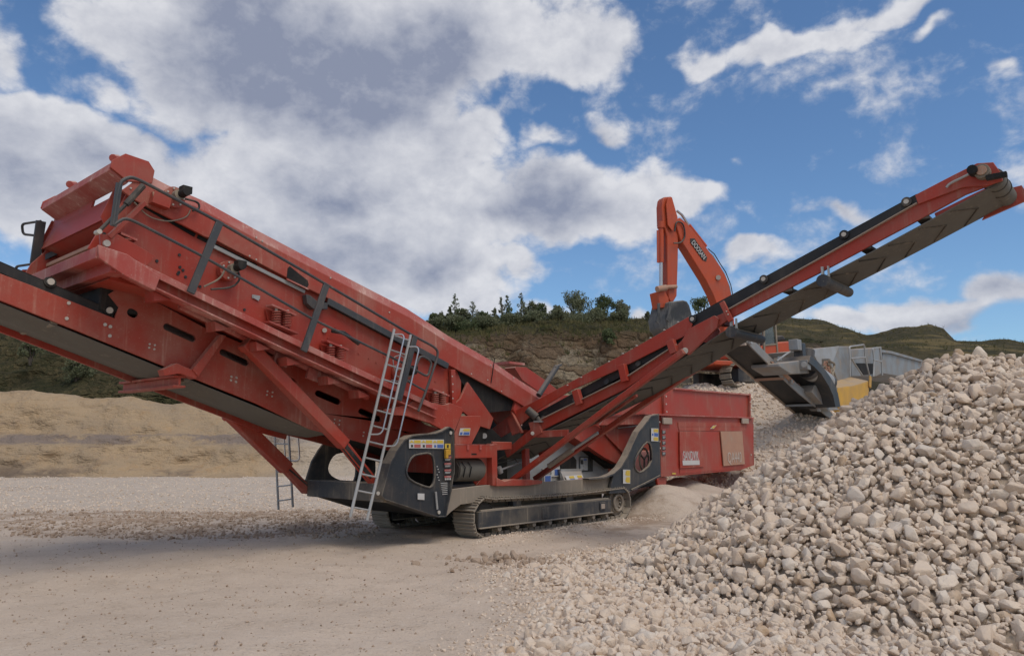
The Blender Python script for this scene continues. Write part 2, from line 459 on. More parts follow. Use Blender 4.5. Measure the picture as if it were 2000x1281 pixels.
# flange around the plate and along its opening (dusty edge)
def rim(name, pts3, w, th, mat, parent, closed=True):
    mb = MB(); n = len(pts3)
    for i in range(n if closed else n - 1):
        a, b = Vector(pts3[i]), Vector(pts3[(i + 1) % n])
        mb.bar(a, b, w, th, (0, 0, 1) if abs((b - a).normalized().z) < .9 else (1, 0, 0))
    return mb.build(name, mat, parent)
fl = MB().use('darkdust')
pl3 = yp(.0, PNL[:12]); pb3 = yp(.30, PNL[:12])
for i in range(11):
    a, b = pl3[i], pl3[i + 1]
    fl.prism([a, b, b + Vector((0, .20, 0)), a + Vector((0, .20, 0))], Vector((0, 0, 1)).cross(Vector((0, 1, 0))) * 0 + Vector((0, 0, -.018)) + Vector((.014, 0, 0)))
pl3 = yp(.0, PNL[11:] + PNL[:1])
for i in range(len(pl3) - 1):
    a, b = pl3[i], pl3[i + 1]
    fl.prism([a, b, b + Vector((0, .3, 0)), a + Vector((0, .3, 0))], Vector((-.012, 0, .016)))
fl.build('plate_flange', None, fp)
hr = MB().use('darkdust'); h3 = yp(.03, rpoly(PNLH))
hr.tube(h3, .016, 6, closed=True); hr.build('opening_rim', None, fp)
# far side plate, same outline carried straight across
dy = 2.05
off = Vector((0, dy, 0))
B3 = [p + off for p in yp(.04, PNL)]; H3 = [p + off for p in yp(.04, rpoly(PNLH))]
MB().prism(B3, (0, .05, 0), [H3]).build('chassis_plate', 'darkdust', root, .008)
# cross member and nose between both plates
a = M.Y(748, 962, .09); 
MB().prism([a + Vector((0, 0, .13)), a + Vector((0, 0, -.14)), a + Vector((.5, 0, -.20)), a + Vector((.45, 0, .12))], (0, 2.0, 0)).build('cross_member', 'darkdust', root, .01)
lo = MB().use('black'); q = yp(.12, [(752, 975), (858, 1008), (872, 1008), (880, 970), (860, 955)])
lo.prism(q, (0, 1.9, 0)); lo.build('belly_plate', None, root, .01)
BEAM = [(884, 955), (940, 948), (1060, 941), (1150, 934), (1182, 931), (1200, 924), (1213, 912), (1226, 890), (1248, 843), (1272, 812), (1287, 808), (1291, 930), (1262, 945), (1235, 958), (1225, 962), (1180, 964), (1000, 972), (900, 985), (880, 1000), (872, 1008), (878, 975)]
HOLE2 = rpoly([(1262, 862), (1270, 866), (1273, 880), (1274, 905), (1251, 924), (1241, 917), (1239, 905), (1243, 890)])
bm_ = yplate('chassis_beam', 'mud', BEAM[:6] + [(1213, 912), (1205, 962), (1180, 964), (1000, 972), (900, 985), (880, 1000), (872, 1008), (878, 975)], .12, .06, root, (), .006)
UPR = [(1199, 925), (1213, 912), (1226, 890), (1248, 843), (1272, 812), (1287, 808), (1291, 930), (1262, 945), (1235, 958), (1225, 962), (1190, 964)]
up = yplate('rear_upright', 'dark', UPR, .02, .06, root, [HOLE2], .006)
f2_ = MB().use('darkdust'); pts = yp(-.03, [(1150, 934), (1182, 931), (1200, 924), (1213, 912), (1226, 890), (1248, 843), (1272, 812), (1287, 808)])
for i in range(len(pts) - 1):
    a, b = pts[i], pts[i + 1]; f2_.prism([a, b, b + Vector((0, .17, 0)), a + Vector((0, .17, 0))], (.02, 0, -.03))
pts = yp(-.02, [(1291, 930), (1262, 945), (1235, 958)])
for i in range(len(pts) - 1):
    a, b = pts[i], pts[i + 1]; f2_.prism([a, b, b + Vector((0, .3, 0)), a + Vector((0, .3, 0))], (-.01, 0, .03))
f2_.build('upright_flange', None, up)
hr = MB().use('darkdust').tube(yp(.01, HOLE2), .018, 6, closed=True); hr.build('opening_rim', None, up)
w_ = MB().use('track'); c = M.Y(1258, 897, .3)
w_.tube([c + Vector((.2 * math.cos(k * .4488), 0, .26 * math.sin(k * .4488))) for k in range(14)], .022, 8, closed=True)
for k in range(3):
    w_.bar(c + Vector((.2 * math.cos(k * 2.1 + .5), 0, .26 * math.sin(k * 2.1 + .5))), c, .03, .03)
w_.build('tail_pulley', None, root)
B3 = [p + Vector((0, 2.3, 0)) for p in yp(.12, BEAM)]
MB().prism(B3, (0, .06, 0)).build('chassis_beam', 'darkdust', root, .006)
MB().prism(yp(.2, [(890, 957), (1185, 940), (1200, 960), (895, 985)]), (0, 2.2, 0)).build('chassis_deck', 'track', root, .01)

# ---- small decals: a thin plate with coloured cells (row by row)
def decal(parent, quad, y, rows, back='white', name='warning_label', nud=.012, th=.004):
    q = [M.Y(px, py, y - nud) for px, py in quad]      # tl, tr, br, bl
    mb = MB().use(back).prism(q, (0, th, 0))
    def pt(u, v, k): return (q[0] * (1 - u) + q[1] * u) * (1 - v) + (q[3] * (1 - u) + q[2] * u) * v + Vector((0, -k, 0))
    for (u0, v0, u1, v1, c) in rows:
        mb.use(c).prism([pt(u0, v0, .003), pt(u1, v0, .003), pt(u1, v1, .003), pt(u0, v1, .003)], (0, .0025, 0))
    def tri(u, v, s, c):
        mb.use(c).prism([pt(u, v - s, .004), pt(u + s * .45, v + s * .7, .004), pt(u - s * .45, v + s * .7, .004)], (0, .003, 0))
    for (u0, v0, u1, v1, c) in rows:
        if c == 'syel' and u0 > .1: tri(u0 - .07, (v0 + v1) / 2, (v1 - v0) * .45, 'syel')
    return mb.build(name, None, parent, 0, False)
cells = []
for k in range(3):
    u = .03 + k * .33
    cells += [(u + .11, .08, u + .29, .42, 'syel'), (u + .11, .55, u + .29, .92, ('sred', 'sred', 'sblue')[k]),
              (u + .02, .60, u + .08, .88, 'sblack' if k < 2 else 'sblue')]
decal(root, [(799, 858), (867, 858), (867, 876), (799, 875)], .03, cells)
decal(root, [(869, 866), (880, 866), (880, 877), (869, 876)], .03, [(.35, .2, .65, .8, 'sblack')], 'syel')
iso = MB().use('amber').box(M.Y(874, 883, .0), .11, .05, .09).box(M.Y(872, 887, -.03), .05, .05, .13); iso.build('isolator_switch', None, root, .006)
for k in range(4):
    y0 = 891 + k * 12.6
    rows = [(0, 0, 1, .38, 'sred'), (.12, .12, .3, .26, 'white'), (.4, .12, .85, .26, 'white'), (.1, .52, .9, .60, 'white'), (.1, .70, .8, .78, 'white')]
    decal(root, [(868, y0), (881, y0 - .3), (881, y0 + 9.5), (868, y0 + 9.8)], .03, rows, 'dark')
decal(root, [(868, 933), (881, 932.5), (881, 937), (868, 937.5)], .03, [(.05, .1, .25, .9, 'white'), (.4, .1, .6, .9, 'white'), (.75, .1, .95, .9, 'white')], 'dark')
decal(root, [(816, 963), (829, 963.5), (829, 976), (816, 975)], .03, [], 'white', 'blank_plate')
MB().prism(yp(.75, [(778, 862), (864, 862), (866, 925), (778, 920)]), (0, .04, 0)).build('inner_plate', 'red', root)
MB().prism(yp(.95, [(770, 905), (872, 905), (872, 975), (770, 972)]), (0, .04, 0)).build('inner_plate', 'black', root)  # black sheet added behind the opening to stand for its shaded inside
dr = MB().use('white')
for k in range(7): dr.prism(yp(.025, [(861 + k * .5, 943 + k * 3.6), (874, 942 + k * 3.6), (874, 943 + k * 3.6), (861 + k * .5, 944 + k * 3.6)]), (0, .004, 0))
for k in range(6): dr.prism(yp(.025, [(853 + (k % 3) * 1.8, 910 + k * 5.3), (855 + (k % 3) * 1.8, 910 + k * 5.3), (855 + (k % 3) * 1.8, 911.5 + k * 5.3), (853 + (k % 3) * 1.8, 911.5 + k * 5.3)]), (0, .004, 0))
dr.build('level_markings', None, root, 0, False)
sg = MB().use('galv').tube(yp(.01, [(851, 960), (854, 994)]), .018, 8); sg.build('sight_glass', None, root)
sm = MB(); bolts(sm, [(738, 963), (857, 1000), (880, 845)], .03, .03); sm.build('pin_head', None, root)
decal(root, [(1272, 836), (1286, 836.5), (1286, 862), (1272, 861)], .01, [(.4, .05, .95, .3, 'syel'), (.4, .36, .95, .62, 'sblue'), (.1, .40, .3, .58, 'sblue'), (.4, .68, .95, .95, 'syel')])
decal(root, [(1217, 916.5), (1231, 917), (1231, 944), (1217, 944)], .01, [(.45, .05, .95, .45, 'syel'), (.45, .53, .95, .93, 'syel')])

# ---- tail conveyor rising out to the left, slotted side plates, belt
TP = [(-330, 396), (0, 534), (60, 557), (224, 622), (232, 600), (212, 575), (235, 560), (300, 587), (400, 640), (560, 707), (720, 778), (812, 815), (884, 868), (884, 905), (850, 912), (753, 877), (700, 862), (607, 838), (500, 787), (400, 747), (288, 701), (150, 645), (0, 586), (-330, 452)]
TH = [slot(256, 610, 262, 613, 8), slot(326, 638, 376, 661, 7), slot(436, 688, 480, 708, 7), slot(548, 734, 572, 745, 6), slot(622, 768, 660, 784, 6.5), slot(706, 803, 740, 818, 6), slot(784, 834, 795, 840, 6)]
tpl = yplate('conveyor_side_plate', 'reddust', TP, .80, .05, root, TH, .006)
tb = MB()
bolts(tb, [(134, 592), (130, 622), (214, 656), (205, 634), (215, 638)], .80, .022)
for cx, cy in [(297, 676), (456, 739), (456 + 1, 740), (527, 768), (658, 823), (715, 848)]:
    bolts(tb, [(cx - 5, cy - 4), (cx + 5, cy - 2), (cx - 6, cy + 3), (cx + 4, cy + 6)], .80, .013)
tb.build('bolt', None, tpl)
back = [p + Vector((0, 1.22, 0)) for p in yp(.80, TP)]
MB().prism(back, (0, .05, 0)).build('conveyor_side_plate', 'red', root, .006)
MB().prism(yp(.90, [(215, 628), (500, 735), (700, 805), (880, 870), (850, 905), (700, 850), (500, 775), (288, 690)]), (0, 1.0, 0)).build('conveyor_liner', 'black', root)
# carrying belt: troughed wings show above the plate near the head
def lofted(name, mat, A, B, parent, th=.012):
    mb = MB()
    n = len(A)
    for i in range(n - 1):
        mb.prism([A[i], B[i], B[i + 1], A[i + 1]], (0, 0, -th))
    return mb.build(name, mat, parent)
nA, nB = M.Y(-330, 368, .84), M.Y(222, 606, .84); 
A = [nA, nA + Vector((0, .28, -.16)), nA + Vector((0, .85, -.16)), nA + Vector((0, 1.14, 0))]
Bv = [nB, nB + Vector((0, .28, -.16)), nB + Vector((0, .85, -.16)), nB + Vector((0, 1.14, 0))]
lofted('carrying_belt', 'belt', A, Bv, root)
w0 = MB().prism([nA, nB, nB + Vector((0, 0, -.12)), nA + Vector((0, 0, -.13))], (0, .02, 0)); w0.build('belt_skirt', 'belt', root)
# returning belt under the plate: dusty underside, hanging slightly
ru = [(-330, 458), (0, 590), (150, 650), (288, 706), (400, 752), (500, 792), (600, 834), (640, 845)]
rb = MB()
top3 = yp(.86, [(x, y + 3) for x, y in ru])
for i in range(len(top3) - 1):
    a, b = top3[i], top3[i + 1]
    m1, m2 = Vector((0, .55, -.05)), Vector((0, 1.1, 0))
    rb.prism([a, b, b + m1, a + m1], (0, 0, .012)); rb.prism([a + m1, b + m1, b + m2, a + m2], (0, 0, .012))
rb.build('return_belt', 'beltu', root)
fb = MB()
fr3 = [p + Vector((0, 1.16, -.03)) for p in top3]
for i in range(len(fr3) - 1): fb.bar(fr3[i], fr3[i + 1], .05, .09)
fb.build('conveyor_frame_rail', 'red', root, .005)
for px, py in [(365, 740), (105, 630), (-120, 540)]:
    a = M.Y(px, py, .86); MB().use('track').cyl(a, a + Vector((0, 1.1, 0)), .045, 14).build('return_roller', None, root)
for px, py in [(100, 550), (215, 606)]:
    a = M.Y(px, py, .80); MB().use('black').cyl(a + Vector((0, .03, 0)), a + Vector((0, .35, -.12)), .07, 14).use('bolt').cyl(a, a + Vector((0, .03, 0)), .04, 12).build('idler', None, root)
# cross-beam bracket that carries the conveyor
br = MB().use('reddust')
P0 = M.Y(352, 735, .70); 
for dz in (0, -.13):
    a = P0 + Vector((0, 0, dz)); br.bar(a, a + Vector((0, 1.75, 0)), .16, .03)
br.bar(P0 + Vector((0, 0, -.065)), P0 + Vector((0, 1.75, -.065)), .03, .1)
br.prism(yp(.62, [(318, 722), (345, 709), (375, 722), (387, 727), (383, 740), (352, 729), (322, 734)]), (0, .16, 0))
br.prism(yp(.60, [(376, 722), (432, 653), (442, 656), (388, 735)]), (0, .12, 0))
br.build('conveyor_bracket', None, root, .005)

# ---- screen subframe: heavy channel with dusty top flange, near and far
SUB = [(245, 498), (300, 526), (375, 563), (500, 624), (590, 668), (700, 720), (855, 792)]
def channel(y, th, name, fmat):
    t3 = yp(y, SUB); dn = 0; mb = MB()
    mb.use('redbeam')
    for i in range(len(t3) - 1):
        a, b = t3[i], t3[i + 1]
        mb.prism([a, b, b + Vector((0, th, 0)), a + Vector((0, th, 0))], (0, 0, -.022))
        mb.use('redbeam').prism([a + Vector((0, -.002, 0)), b + Vector((0, -.002, 0)), b + Vector((0, -.002, -.085)), a + Vector((0, -.002, -.085))], (0, .02, 0))
        mb.use(fmat).prism([a + Vector((0, .10, 0)), b + Vector((0, .10, 0)), b + Vector((0, .10, -.19)), a + Vector((0, .10, -.19))], (0, .03, 0))
        mb.use('redbeam').prism([a + Vector((0, .02, -.19)), b + Vector((0, .02, -.19)), b + Vector((0, .22, -.19)), a + Vector((0, .22, -.19))], (0, 0, -.02))
        mb.use('redbeam')
    return mb.build(name, None, root, .004)
channel(.02, .30, 'subframe_channel', 'red'); channel(2.62, .30, 'subframe_channel', 'red')
# gussets under the channel
for px, py in [(300, 560), (420, 620), (500, 660), (560, 690), (640, 728), (700, 755)]:
    a = M.Y(px, py, .14); 
    MB().prism([a + Vector((0, 0, -.05)), a + Vector((.22, 0, -.13)), a + Vector((.02, 0, -.17))], (0, .25, 0)).build('gusset', 'red', root)
MB().prism(yp(.30, [(212, 545), (245, 520), (860, 805), (850, 822), (700, 748), (520, 662), (330, 575)]), (0, 2.3, 0)).build('subframe_deck', 'redclean', root)
tbm = MB().use('redbeam').tube(yp(.50, [(352, 596), (400, 620), (560, 697), (718, 775)]), .055, 12)
for px, py in [(548, 703), (612, 732)]: tbm.box(M.Y(px, py, .45), .22, .05, .16, Matrix.Rotation(math.radians(15), 3, 'Y'))
tbm.build('frame_tube', None, root)
# cross beams at the raised end (pale dusty pair)
e = M.Y(245, 498, .02)
cb = MB().use('redbeam')
for (dx, dz, h) in ((-.05, -.14, .13), (-.22, -.03, .10)):
    a = e + Vector((dx, .0, dz)); cb.bar(a, a + Vector((0, 3.05, 0)), .20, h * 1.35)
e2_ = e - Vector((0, .05, 0)); cb.prism([e2_ + Vector((-.32, 0, .05)), e2_ + Vector((-.3, 0, -.1)), e2_ + Vector((0, 0, -.26)), e2_ + Vector((.35, 0, -.38)), e2_ + Vector((.4, 0, -.2)), e2_], (0, .045, 0))
cb.build('end_cross_beam', None, root, .006)
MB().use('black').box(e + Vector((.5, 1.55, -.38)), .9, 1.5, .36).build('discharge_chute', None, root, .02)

# ---- screen box (vibrating body) above the channel
BOX = [(240, 392), (262, 352), (420, 436), (600, 530), (800, 655), (870, 700), (893, 725), (901, 745), (900, 775), (888, 790), (860, 792), (700, 735), (520, 652), (375, 580), (250, 515), (172, 485), (190, 455), (218, 430)]
sb = yplate('screen_box_side', 'redclean', BOX, .34, .04, root, (), .006)
MB().prism([p + Vector((0, 2.3, 0)) for p in yp(.34, BOX)], (0, .04, 0)).build('screen_box_side', 'red', root, .006)
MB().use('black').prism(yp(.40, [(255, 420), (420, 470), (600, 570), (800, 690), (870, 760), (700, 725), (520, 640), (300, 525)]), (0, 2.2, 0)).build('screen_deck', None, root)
db = MB()
random.seed(4)
bolts(db, [(203, 457), (350, 498), (357, 528), (351, 522), (349, 532), (347, 535), (362, 541), (306, 510), (477, 605), (330, 545), (390, 560), (205, 470)], .34, .02, 'sblack')
bolts(db, [(540, 600), (560, 612), (640, 660), (655, 640), (700, 690), (720, 700), (735, 708), (750, 696), (835, 735), (850, 745), (873, 740)], .34, .014, 'redclean')
db.build('bolt', None, sb)
# stiffening rails with a shadow gap between box and hood
st = MB().use('galv')
st.bar(M.Y(410, 478, .30), M.Y(595, 570, .30), .03, .05)
st.use('rail').bar(M.Y(640, 588, .24), M.Y(875, 715, .24), .03, .10)
st.use('rail').prism(yp(.22, [(598, 575), (606, 577), (622, 590), (640, 592), (640, 604), (612, 603), (600, 592)]), (0, .1, 0))
st.build('hood_rail', None, root, .004)
gap = MB().use('black')  # black bars drawn in as the shade of the gap under the hood
for a, b in (((255, 388), (380, 460)), ((385, 462), (500, 520)), ((630, 590), (870, 718))): gap.bar(M.Y(*a, .345), M.Y(*b, .345), .03, .05)
gap.build('gap_shade', None, root)

# ---- hood / feed conveyor running the whole length on top, dusty sloped flange
HTOP = [(268, 330), (330, 362), (400, 392), (500, 446), (650, 524), (800, 600), (880, 652), (965, 700), (1020, 738), (1060, 763)]
HBOT = [(1052, 812), (1010, 785), (960, 757), (875, 712), (800, 668), (640, 582), (600, 563), (420, 468), (400, 462), (262, 390), (238, 372)]
SLOTH = [(560, 800), (0, 0)]
HOLE = [(562, 524), (566, 520), (601, 548), (603, 556), (600, 562), (560, 542)]
hd = yplate('feed_conveyor_side', 'reddust', [(x, y + 20) for x, y in HTOP] + HBOT, .26, .04, root, [], .006)
sl_ = MB().use('black').prism(yp(.255, HOLE), (0, .004, 0)).use('redbeam').bar(M.Y(560, 545, .25), M.Y(602, 565, .25), .02, .02); sl_.build('inspection_slot', None, hd)
t3 = yp(.26, [(x, y + 20) for x, y in HTOP]); mb = MB().use('redbeam')
for i in range(len(t3) - 1):
    a, b = t3[i], t3[i + 1]; o_ = Vector((0, .07, .155)); mb.prism([a, b, b + o_, a + o_], (.004, .01, -.02))
mb.build('dusty_hood_flange', None, root, .003)
hb = MB(); bolts(hb, [(500, 464), (512, 471), (487, 500), (500, 507), (645, 543), (760, 610), (865, 662), (958, 713), (952, 742), (1003, 738), (979, 764), (920, 730), (255, 368)], .26, .012); hb.build('bolt', None, hd)
sm_ = MB().use('black').bar(M.Y(966, 700, .25), M.Y(959, 748, .25), .012, .012).build('panel_seam', None, hd)
# far side of the hood and its lid
MB().prism([p + Vector((0, 2.45, 0)) for p in yp(.26, [(x, y + 20) for x, y in HTOP] + HBOT)], (0, .04, 0)).build('feed_conveyor_side', 'red', root, .006)
mb = MB().use('black')
for i in range(len(t3) - 1):
    a, b = t3[i] + Vector((0, .1, -.15)), t3[i + 1] + Vector((0, .1, -.15)); mb.prism([a, b, b + Vector((0, 2.3, 0)), a + Vector((0, 2.3, 0))], (0, 0, -.03))
mb.build('feed_belt', None, root)
# dark belt sagging below the hood, right of the screen box
MB().use('black').prism(yp(.36, [(872, 712), (940, 742), (1005, 785), (1012, 800), (950, 806), (935, 795), (905, 750)]), (0, .9, 0)).build('feed_belt_return', None, root)
# transfer hood at the raised end: box lying across, with small lugs
hx = M.Y(240, 345, .26).x
ca = xp(hx - .02, [(106, 394), (113, 376), (120, 371), (232, 312), (245, 305), (240, 335), (232, 340), (112, 412)])
q0 = M.Y(245, 306, .24)
th_ = MB().use('reddust')
prof = [Vector((0, 0, .04)), Vector((.28, 0, .02)), Vector((.36, 0, -.08)), Vector((.34, 0, -.25)), Vector((.05, 0, -.30)), Vector((-.16, 0, -.18)), Vector((-.14, 0, -.08))]
th_.use('redclean').prism([q0 + p for p in prof], (0, .04, 0))
th_.use('redbeam').prism([q0 + p + Vector((0, .04, -.03)) for p in (prof[0], prof[1], prof[4], prof[5], prof[6])], (0, 2.35, 0))
th_.use('redclean').prism([q0 + p + Vector((0, 2.40, -.0)) for p in prof], (0, .04, 0))
for yy in (.25, 1.7): th_.use('redbeam').cyl(q0 + Vector((-.05, yy, .03)), q0 + Vector((.05, yy + .12, .08)), .05, 10)
th_.build('transfer_hood', None, root, .006)
# chute plates under it
ch = MB().use('redclean')
c0 = q0 + Vector((.02, .3, -.42))
ch.prism([c0, c0 + Vector((0, 2.2, 0)), c0 + Vector((-.12, 2.2, -.34)), c0 + Vector((-.12, 0, -.34))], (.03, 0, 0))
ch.prism([c0 + Vector((-.1, 0, -.32)), c0 + Vector((-.1, 2.2, -.32)), c0 + Vector((.28, 2.2, -.52)), c0 + Vector((.28, 0, -.52))], (.02, 0, .02))
ch.use('redclean').prism([c0 + Vector((.0, -.02, .12)), c0 + Vector((-.14, -.02, -.3)), c0 + Vector((.05, -.02, -.66)), c0 + Vector((.4, -.02, -.7)), c0 + Vector((.4, -.02, .0))], (0, .03, 0))
ch.prism([c0 + Vector((.0, 2.2, .12)), c0 + Vector((-.14, 2.2, -.3)), c0 + Vector((.05, 2.2, -.56)), c0 + Vector((.4, 2.2, -.6)), c0 + Vector((.4, 2.2, .0))], (0, .03, 0))
ch.prism([c0 + Vector((.03, .75, .17)), c0 + Vector((.03, 2.2, .17)), c0 + Vector((0, 2.2, -.02)), c0 + Vector((0, .75, -.02))], (.03, 0, 0))
ch.use('worn').box(c0 + Vector((-.02, 1.1, -.56)), .06, 2.2, .05)
ch.use('black').box(c0 + Vector((.38, 1.1, -.55)), .04, 2.2, .9)
ch.use('galv').box(c0 + Vector((.1, 1.2, -.78)), .05, .7, .22)
ch.build('end_chute', None, root, .004)
# arms and gas struts that hold the end folding beam
ar = MB().use('redclean')
for yy in (.12, 2.86):
    a = e + Vector((-.15, yy, .10)); 
    ar.prism([a + Vector((-.10, 0, .12)), a + Vector((-.08, 0, -.04)), a + Vector((.45, 0, -.16)), a + Vector((.55, 0, -.02)), a + Vector((.1, 0, .16))], (0, .05, 0))
    ar.bar(a + Vector((0, .05, .1)), a + Vector((.38, .05, .62)), .05, .13, (0, 1, 0))
ar.build('end_arm', None, root, .005)
gs = MB().use('hose')
gs.tube([e + Vector((-.30, .05, .22)), e + Vector((-.02, .05, .62))], .022, 8).tube([e + Vector((-.02, .05, .62)), e + Vector((.16, .05, .90))], .038, 8)
gs.use('bolt').cyl(e + Vector((-.30, .0, .22)), e + Vector((-.30, .1, .22)), .03, 10).cyl(e + Vector((-.18, .08, .12)), e + Vector((-.18, .18, .12)), .04, 10)
gs.build('gas_strut', None, root)

# ---- springs, vibrator motors, hoses on the box
def coil(mb, a, b, r, turns=6, wire=.012):
    a, b = Vector(a), Vector(b); pts = []
    for k in range(turns * 10 + 1):
        t = k / (turns * 10); an = 2 * math.pi * turns * t
        pts.append(a.lerp(b, t) + Vector((r * math.cos(an), r * math.sin(an), 0)))
    mb.tube(pts, wire, 5)
for (cx, cy, n, y) in [(247, 482, 1, .22), (550, 622, 2, .2), (655, 690, 2, .2), (857, 780, 2, .18)]:
    mb = MB(); c = M.Y(cx, cy, y)
    for k in range(n):
        p = c + Vector(((k - (n - 1) / 2) * .17, 0, 0))
        mb.use('spring'); coil(mb, p + Vector((0, 0, -.12)), p + Vector((0, 0, .09)), .055)
        mb.use('bolt').cyl(p + Vector((0, 0, .09)), p + Vector((0, 0, .13)), .025, 10)
    mb.use('redbeam').box(c + Vector((0, .02, .115)), .2 * n, .16, .025, Matrix.Rotation(math.radians(14), 3, 'Y'))
    mb.use('redclean').prism([c + Vector((-.1 * n, .1, .12)), c + Vector((.1 * n, .1, .09)), c + Vector((.08 * n, .1, -.13)), c + Vector((-.06 * n, .1, -.13))], (0, .02, 0))
    mb.use('redbeam').box(c + Vector((0, .02, -.135)), .24 * n, .2, .02, Matrix.Rotation(math.radians(14), 3, 'Y'))
    mb.build('spring_mount', None, root)
def motor(px, py, y, s=1.0, plate=True):
    c = M.Y(px, py, y); mb = MB()
    if plate: mb.use('reddust').cyl(c + Vector((-.02, .0, -.02)), c + Vector((-.02, .1, -.02)), .15 * s, 20)
    mb.use('track').cyl(c + Vector((0, -.10, 0)), c + Vector((0, .05, 0)), .075 * s, 16)
    mb.use('black').cyl(c + Vector((.03, -.22, .02)), c + Vector((.02, -.08, .01)), .06 * s, 14).box(c + Vector((.04, -.15, .05)), .12, .12, .09)
    mb.use('bolt')
    for k in range(7):
        a = k * .9; mb.cyl(c + Vector((.12 * s * math.cos(a) - .02, -.02, .12 * s * math.sin(a) - .02)), c + Vector((.12 * s * math.cos(a) - .02, .0, .12 * s * math.sin(a) - .02)), .013, 6)
    return mb.build('vibrator_motor', None, root)
motor(345, 383, .20, .9); motor(452, 526, .22, .9); motor(790, 727, .22, 1.1)
def hose(pts, y, r=.014, mat='hose'):
    P = [M.Y(a, b, y) for a, b in pts]; P = rounded(P, .25, 6)
    return MB().tube(P, r, 7).build('hydraulic_hose', mat, root)
hose([(440, 525), (430, 545), (398, 560)], .18, .012, 'track'); hose([(465, 530), (470, 545), (455, 562), (412, 565)], .18, .014)
hose([(360, 388), (388, 395), (390, 408), (376, 412)], .2, .014); hose([(262, 395), (290, 425), (330, 434), (365, 425), (372, 410)], .24, .008, 'track')
hose([(775, 735), (765, 700), (782, 692), (795, 705)], .18, .010, 'galv'); hose([(800, 715), (808, 735), (795, 748), (765, 742)], .18, .010, 'galv')
bb = MB().use('redclean').bar(M.Y(296, 385, .2), M.Y(330, 398, .2), .12, .16).use('worn').bar(M.Y(302, 375, .16), M.Y(305, 392, .16), .03, .06).use('redclean').bar(M.Y(284, 340, .28), M.Y(291, 336, .28), .05, .04)
bb.build('motor_bracket', None, root, .004)
# damper and small plate
mb = MB().use('hose').tube([M.Y(648, 646, .24), M.Y(672, 650, .2), M.Y(690, 664, .2), M.Y(700, 671, .24)], .03, 8).use('bolt').cyl(M.Y(634, 645, .3), M.Y(634, 645, .34), .035, 12).use('galv').box(M.Y(500, 580, .33), .12, .01, .05)
mb.build('damper', None, root)
mb = MB().use('redclean').bar(M.Y(883, 722, .28), M.Y(885, 790, .28), .06, .10)
bolts(mb, [(883, 735), (884, 750), (884, 765), (884, 778)], .22, .014); mb.build('box_post', None, root, .004)
decal(root, [(495, 577), (506, 583), (506, 588), (495, 582)], .33, [], 'galv', 'rating_plate')

# ---- walkway handrail
hrm = MB().use('rail')
yr = -.06
for a, b, w in (((430, 432), (372, 572), .10), ((638, 555), (593, 686), .10), ((811, 656), (779, 782), .10)):
    hrm.bar(M.Y(*a, yr), M.Y(*b, yr), .035, w, (1, 0, 0))
hrm.build('handrail_post', None, root, .006)
tr = MB()
tr.tube(rounded(yp(yr, [(221, 440), (233, 358), (247, 348), (262, 346), (430, 435), (638, 556), (811, 658), (850, 678), (857, 690), (835, 755), (817, 803)]), .18), .021, 8)
tr.tube(rounded(yp(yr, [(221, 440), (233, 432), (243, 427), (258, 430), (395, 500), (612, 624), (800, 715), (835, 737), (840, 720), (843, 710), (838, 702), (823, 695), (817, 702), (802, 746)]), .14), .019, 8)
tr.tube(yp(yr, [(797, 745), (830, 763)]), .017, 8)
tr.bar(M.Y(221, 442, yr), M.Y(233, 358, yr), .02, .07, (1, 0, 0))
tr.build('handrail', 'rail', root)
# far side rail seen past the end
fr_ = MB()
A0 = M.X(80, 432, e.x - .15); A1 = M.X(68, 515, e.x - .15)
fr_.bar(A0, A1, .04, .12, (1, 0, 0))
for P, s_ in ((A0, 1), (A1, 1)):
    fr_.tube(rounded([P + Vector((0, 0, 0)), P + Vector((-.16, .25, -.03)), P + Vector((-.12, .3, -.16)), P + Vector((.05, .05, -.2))], .05), .018, 8)
fr_.bar(A1 + Vector((0, 0, .02)), A0 + Vector((.5, -.3, -.2)), .03, .07)
fr_.build('handrail', 'rail', root)

# ---- ladders
def ladder(bl, br, tl, tr_, n, name='ladder', loops=True, r=.022):
    bl, br, tl, tr_ = map(Vector, (bl, br, tl, tr_))
    mb = MB().use('galv'); mb.tube([bl, tl], r, 8).tube([br, tr_], r, 8)
    o = mb.build(name, None, root)
    rg = MB()
    for k in range(n):
        t = (k + .6) / n; rg.tube([bl.lerp(tl, t), br.lerp(tr_, t)], .013, 8)
    rg.build('rung', 'galv', o)
    if loops:
        for (s0, s1, t0, t1) in ((bl, tl, .42, .97), (br, tr_, .38, .93)):
            a, b = s0.lerp(s1, t1), s0.lerp(s1, t0); ou = Vector((.10, -.16, 0))
            MB().tube(rounded([a, a + ou, b + ou, b], .09), .013, 8).build('grab_rail', 'chrome', o)
    return o
ladder(M.Y(684, 1010, -.16), M.Y(717, 1016, -.16), M.Y(770, 643, -.14), M.Y(802, 654, -.14), 12)
xl = -1.55
ladder(M.X(572, 990, xl), M.X(544, 995, xl), M.X(560, 780, xl), M.X(533, 775, xl), 8)

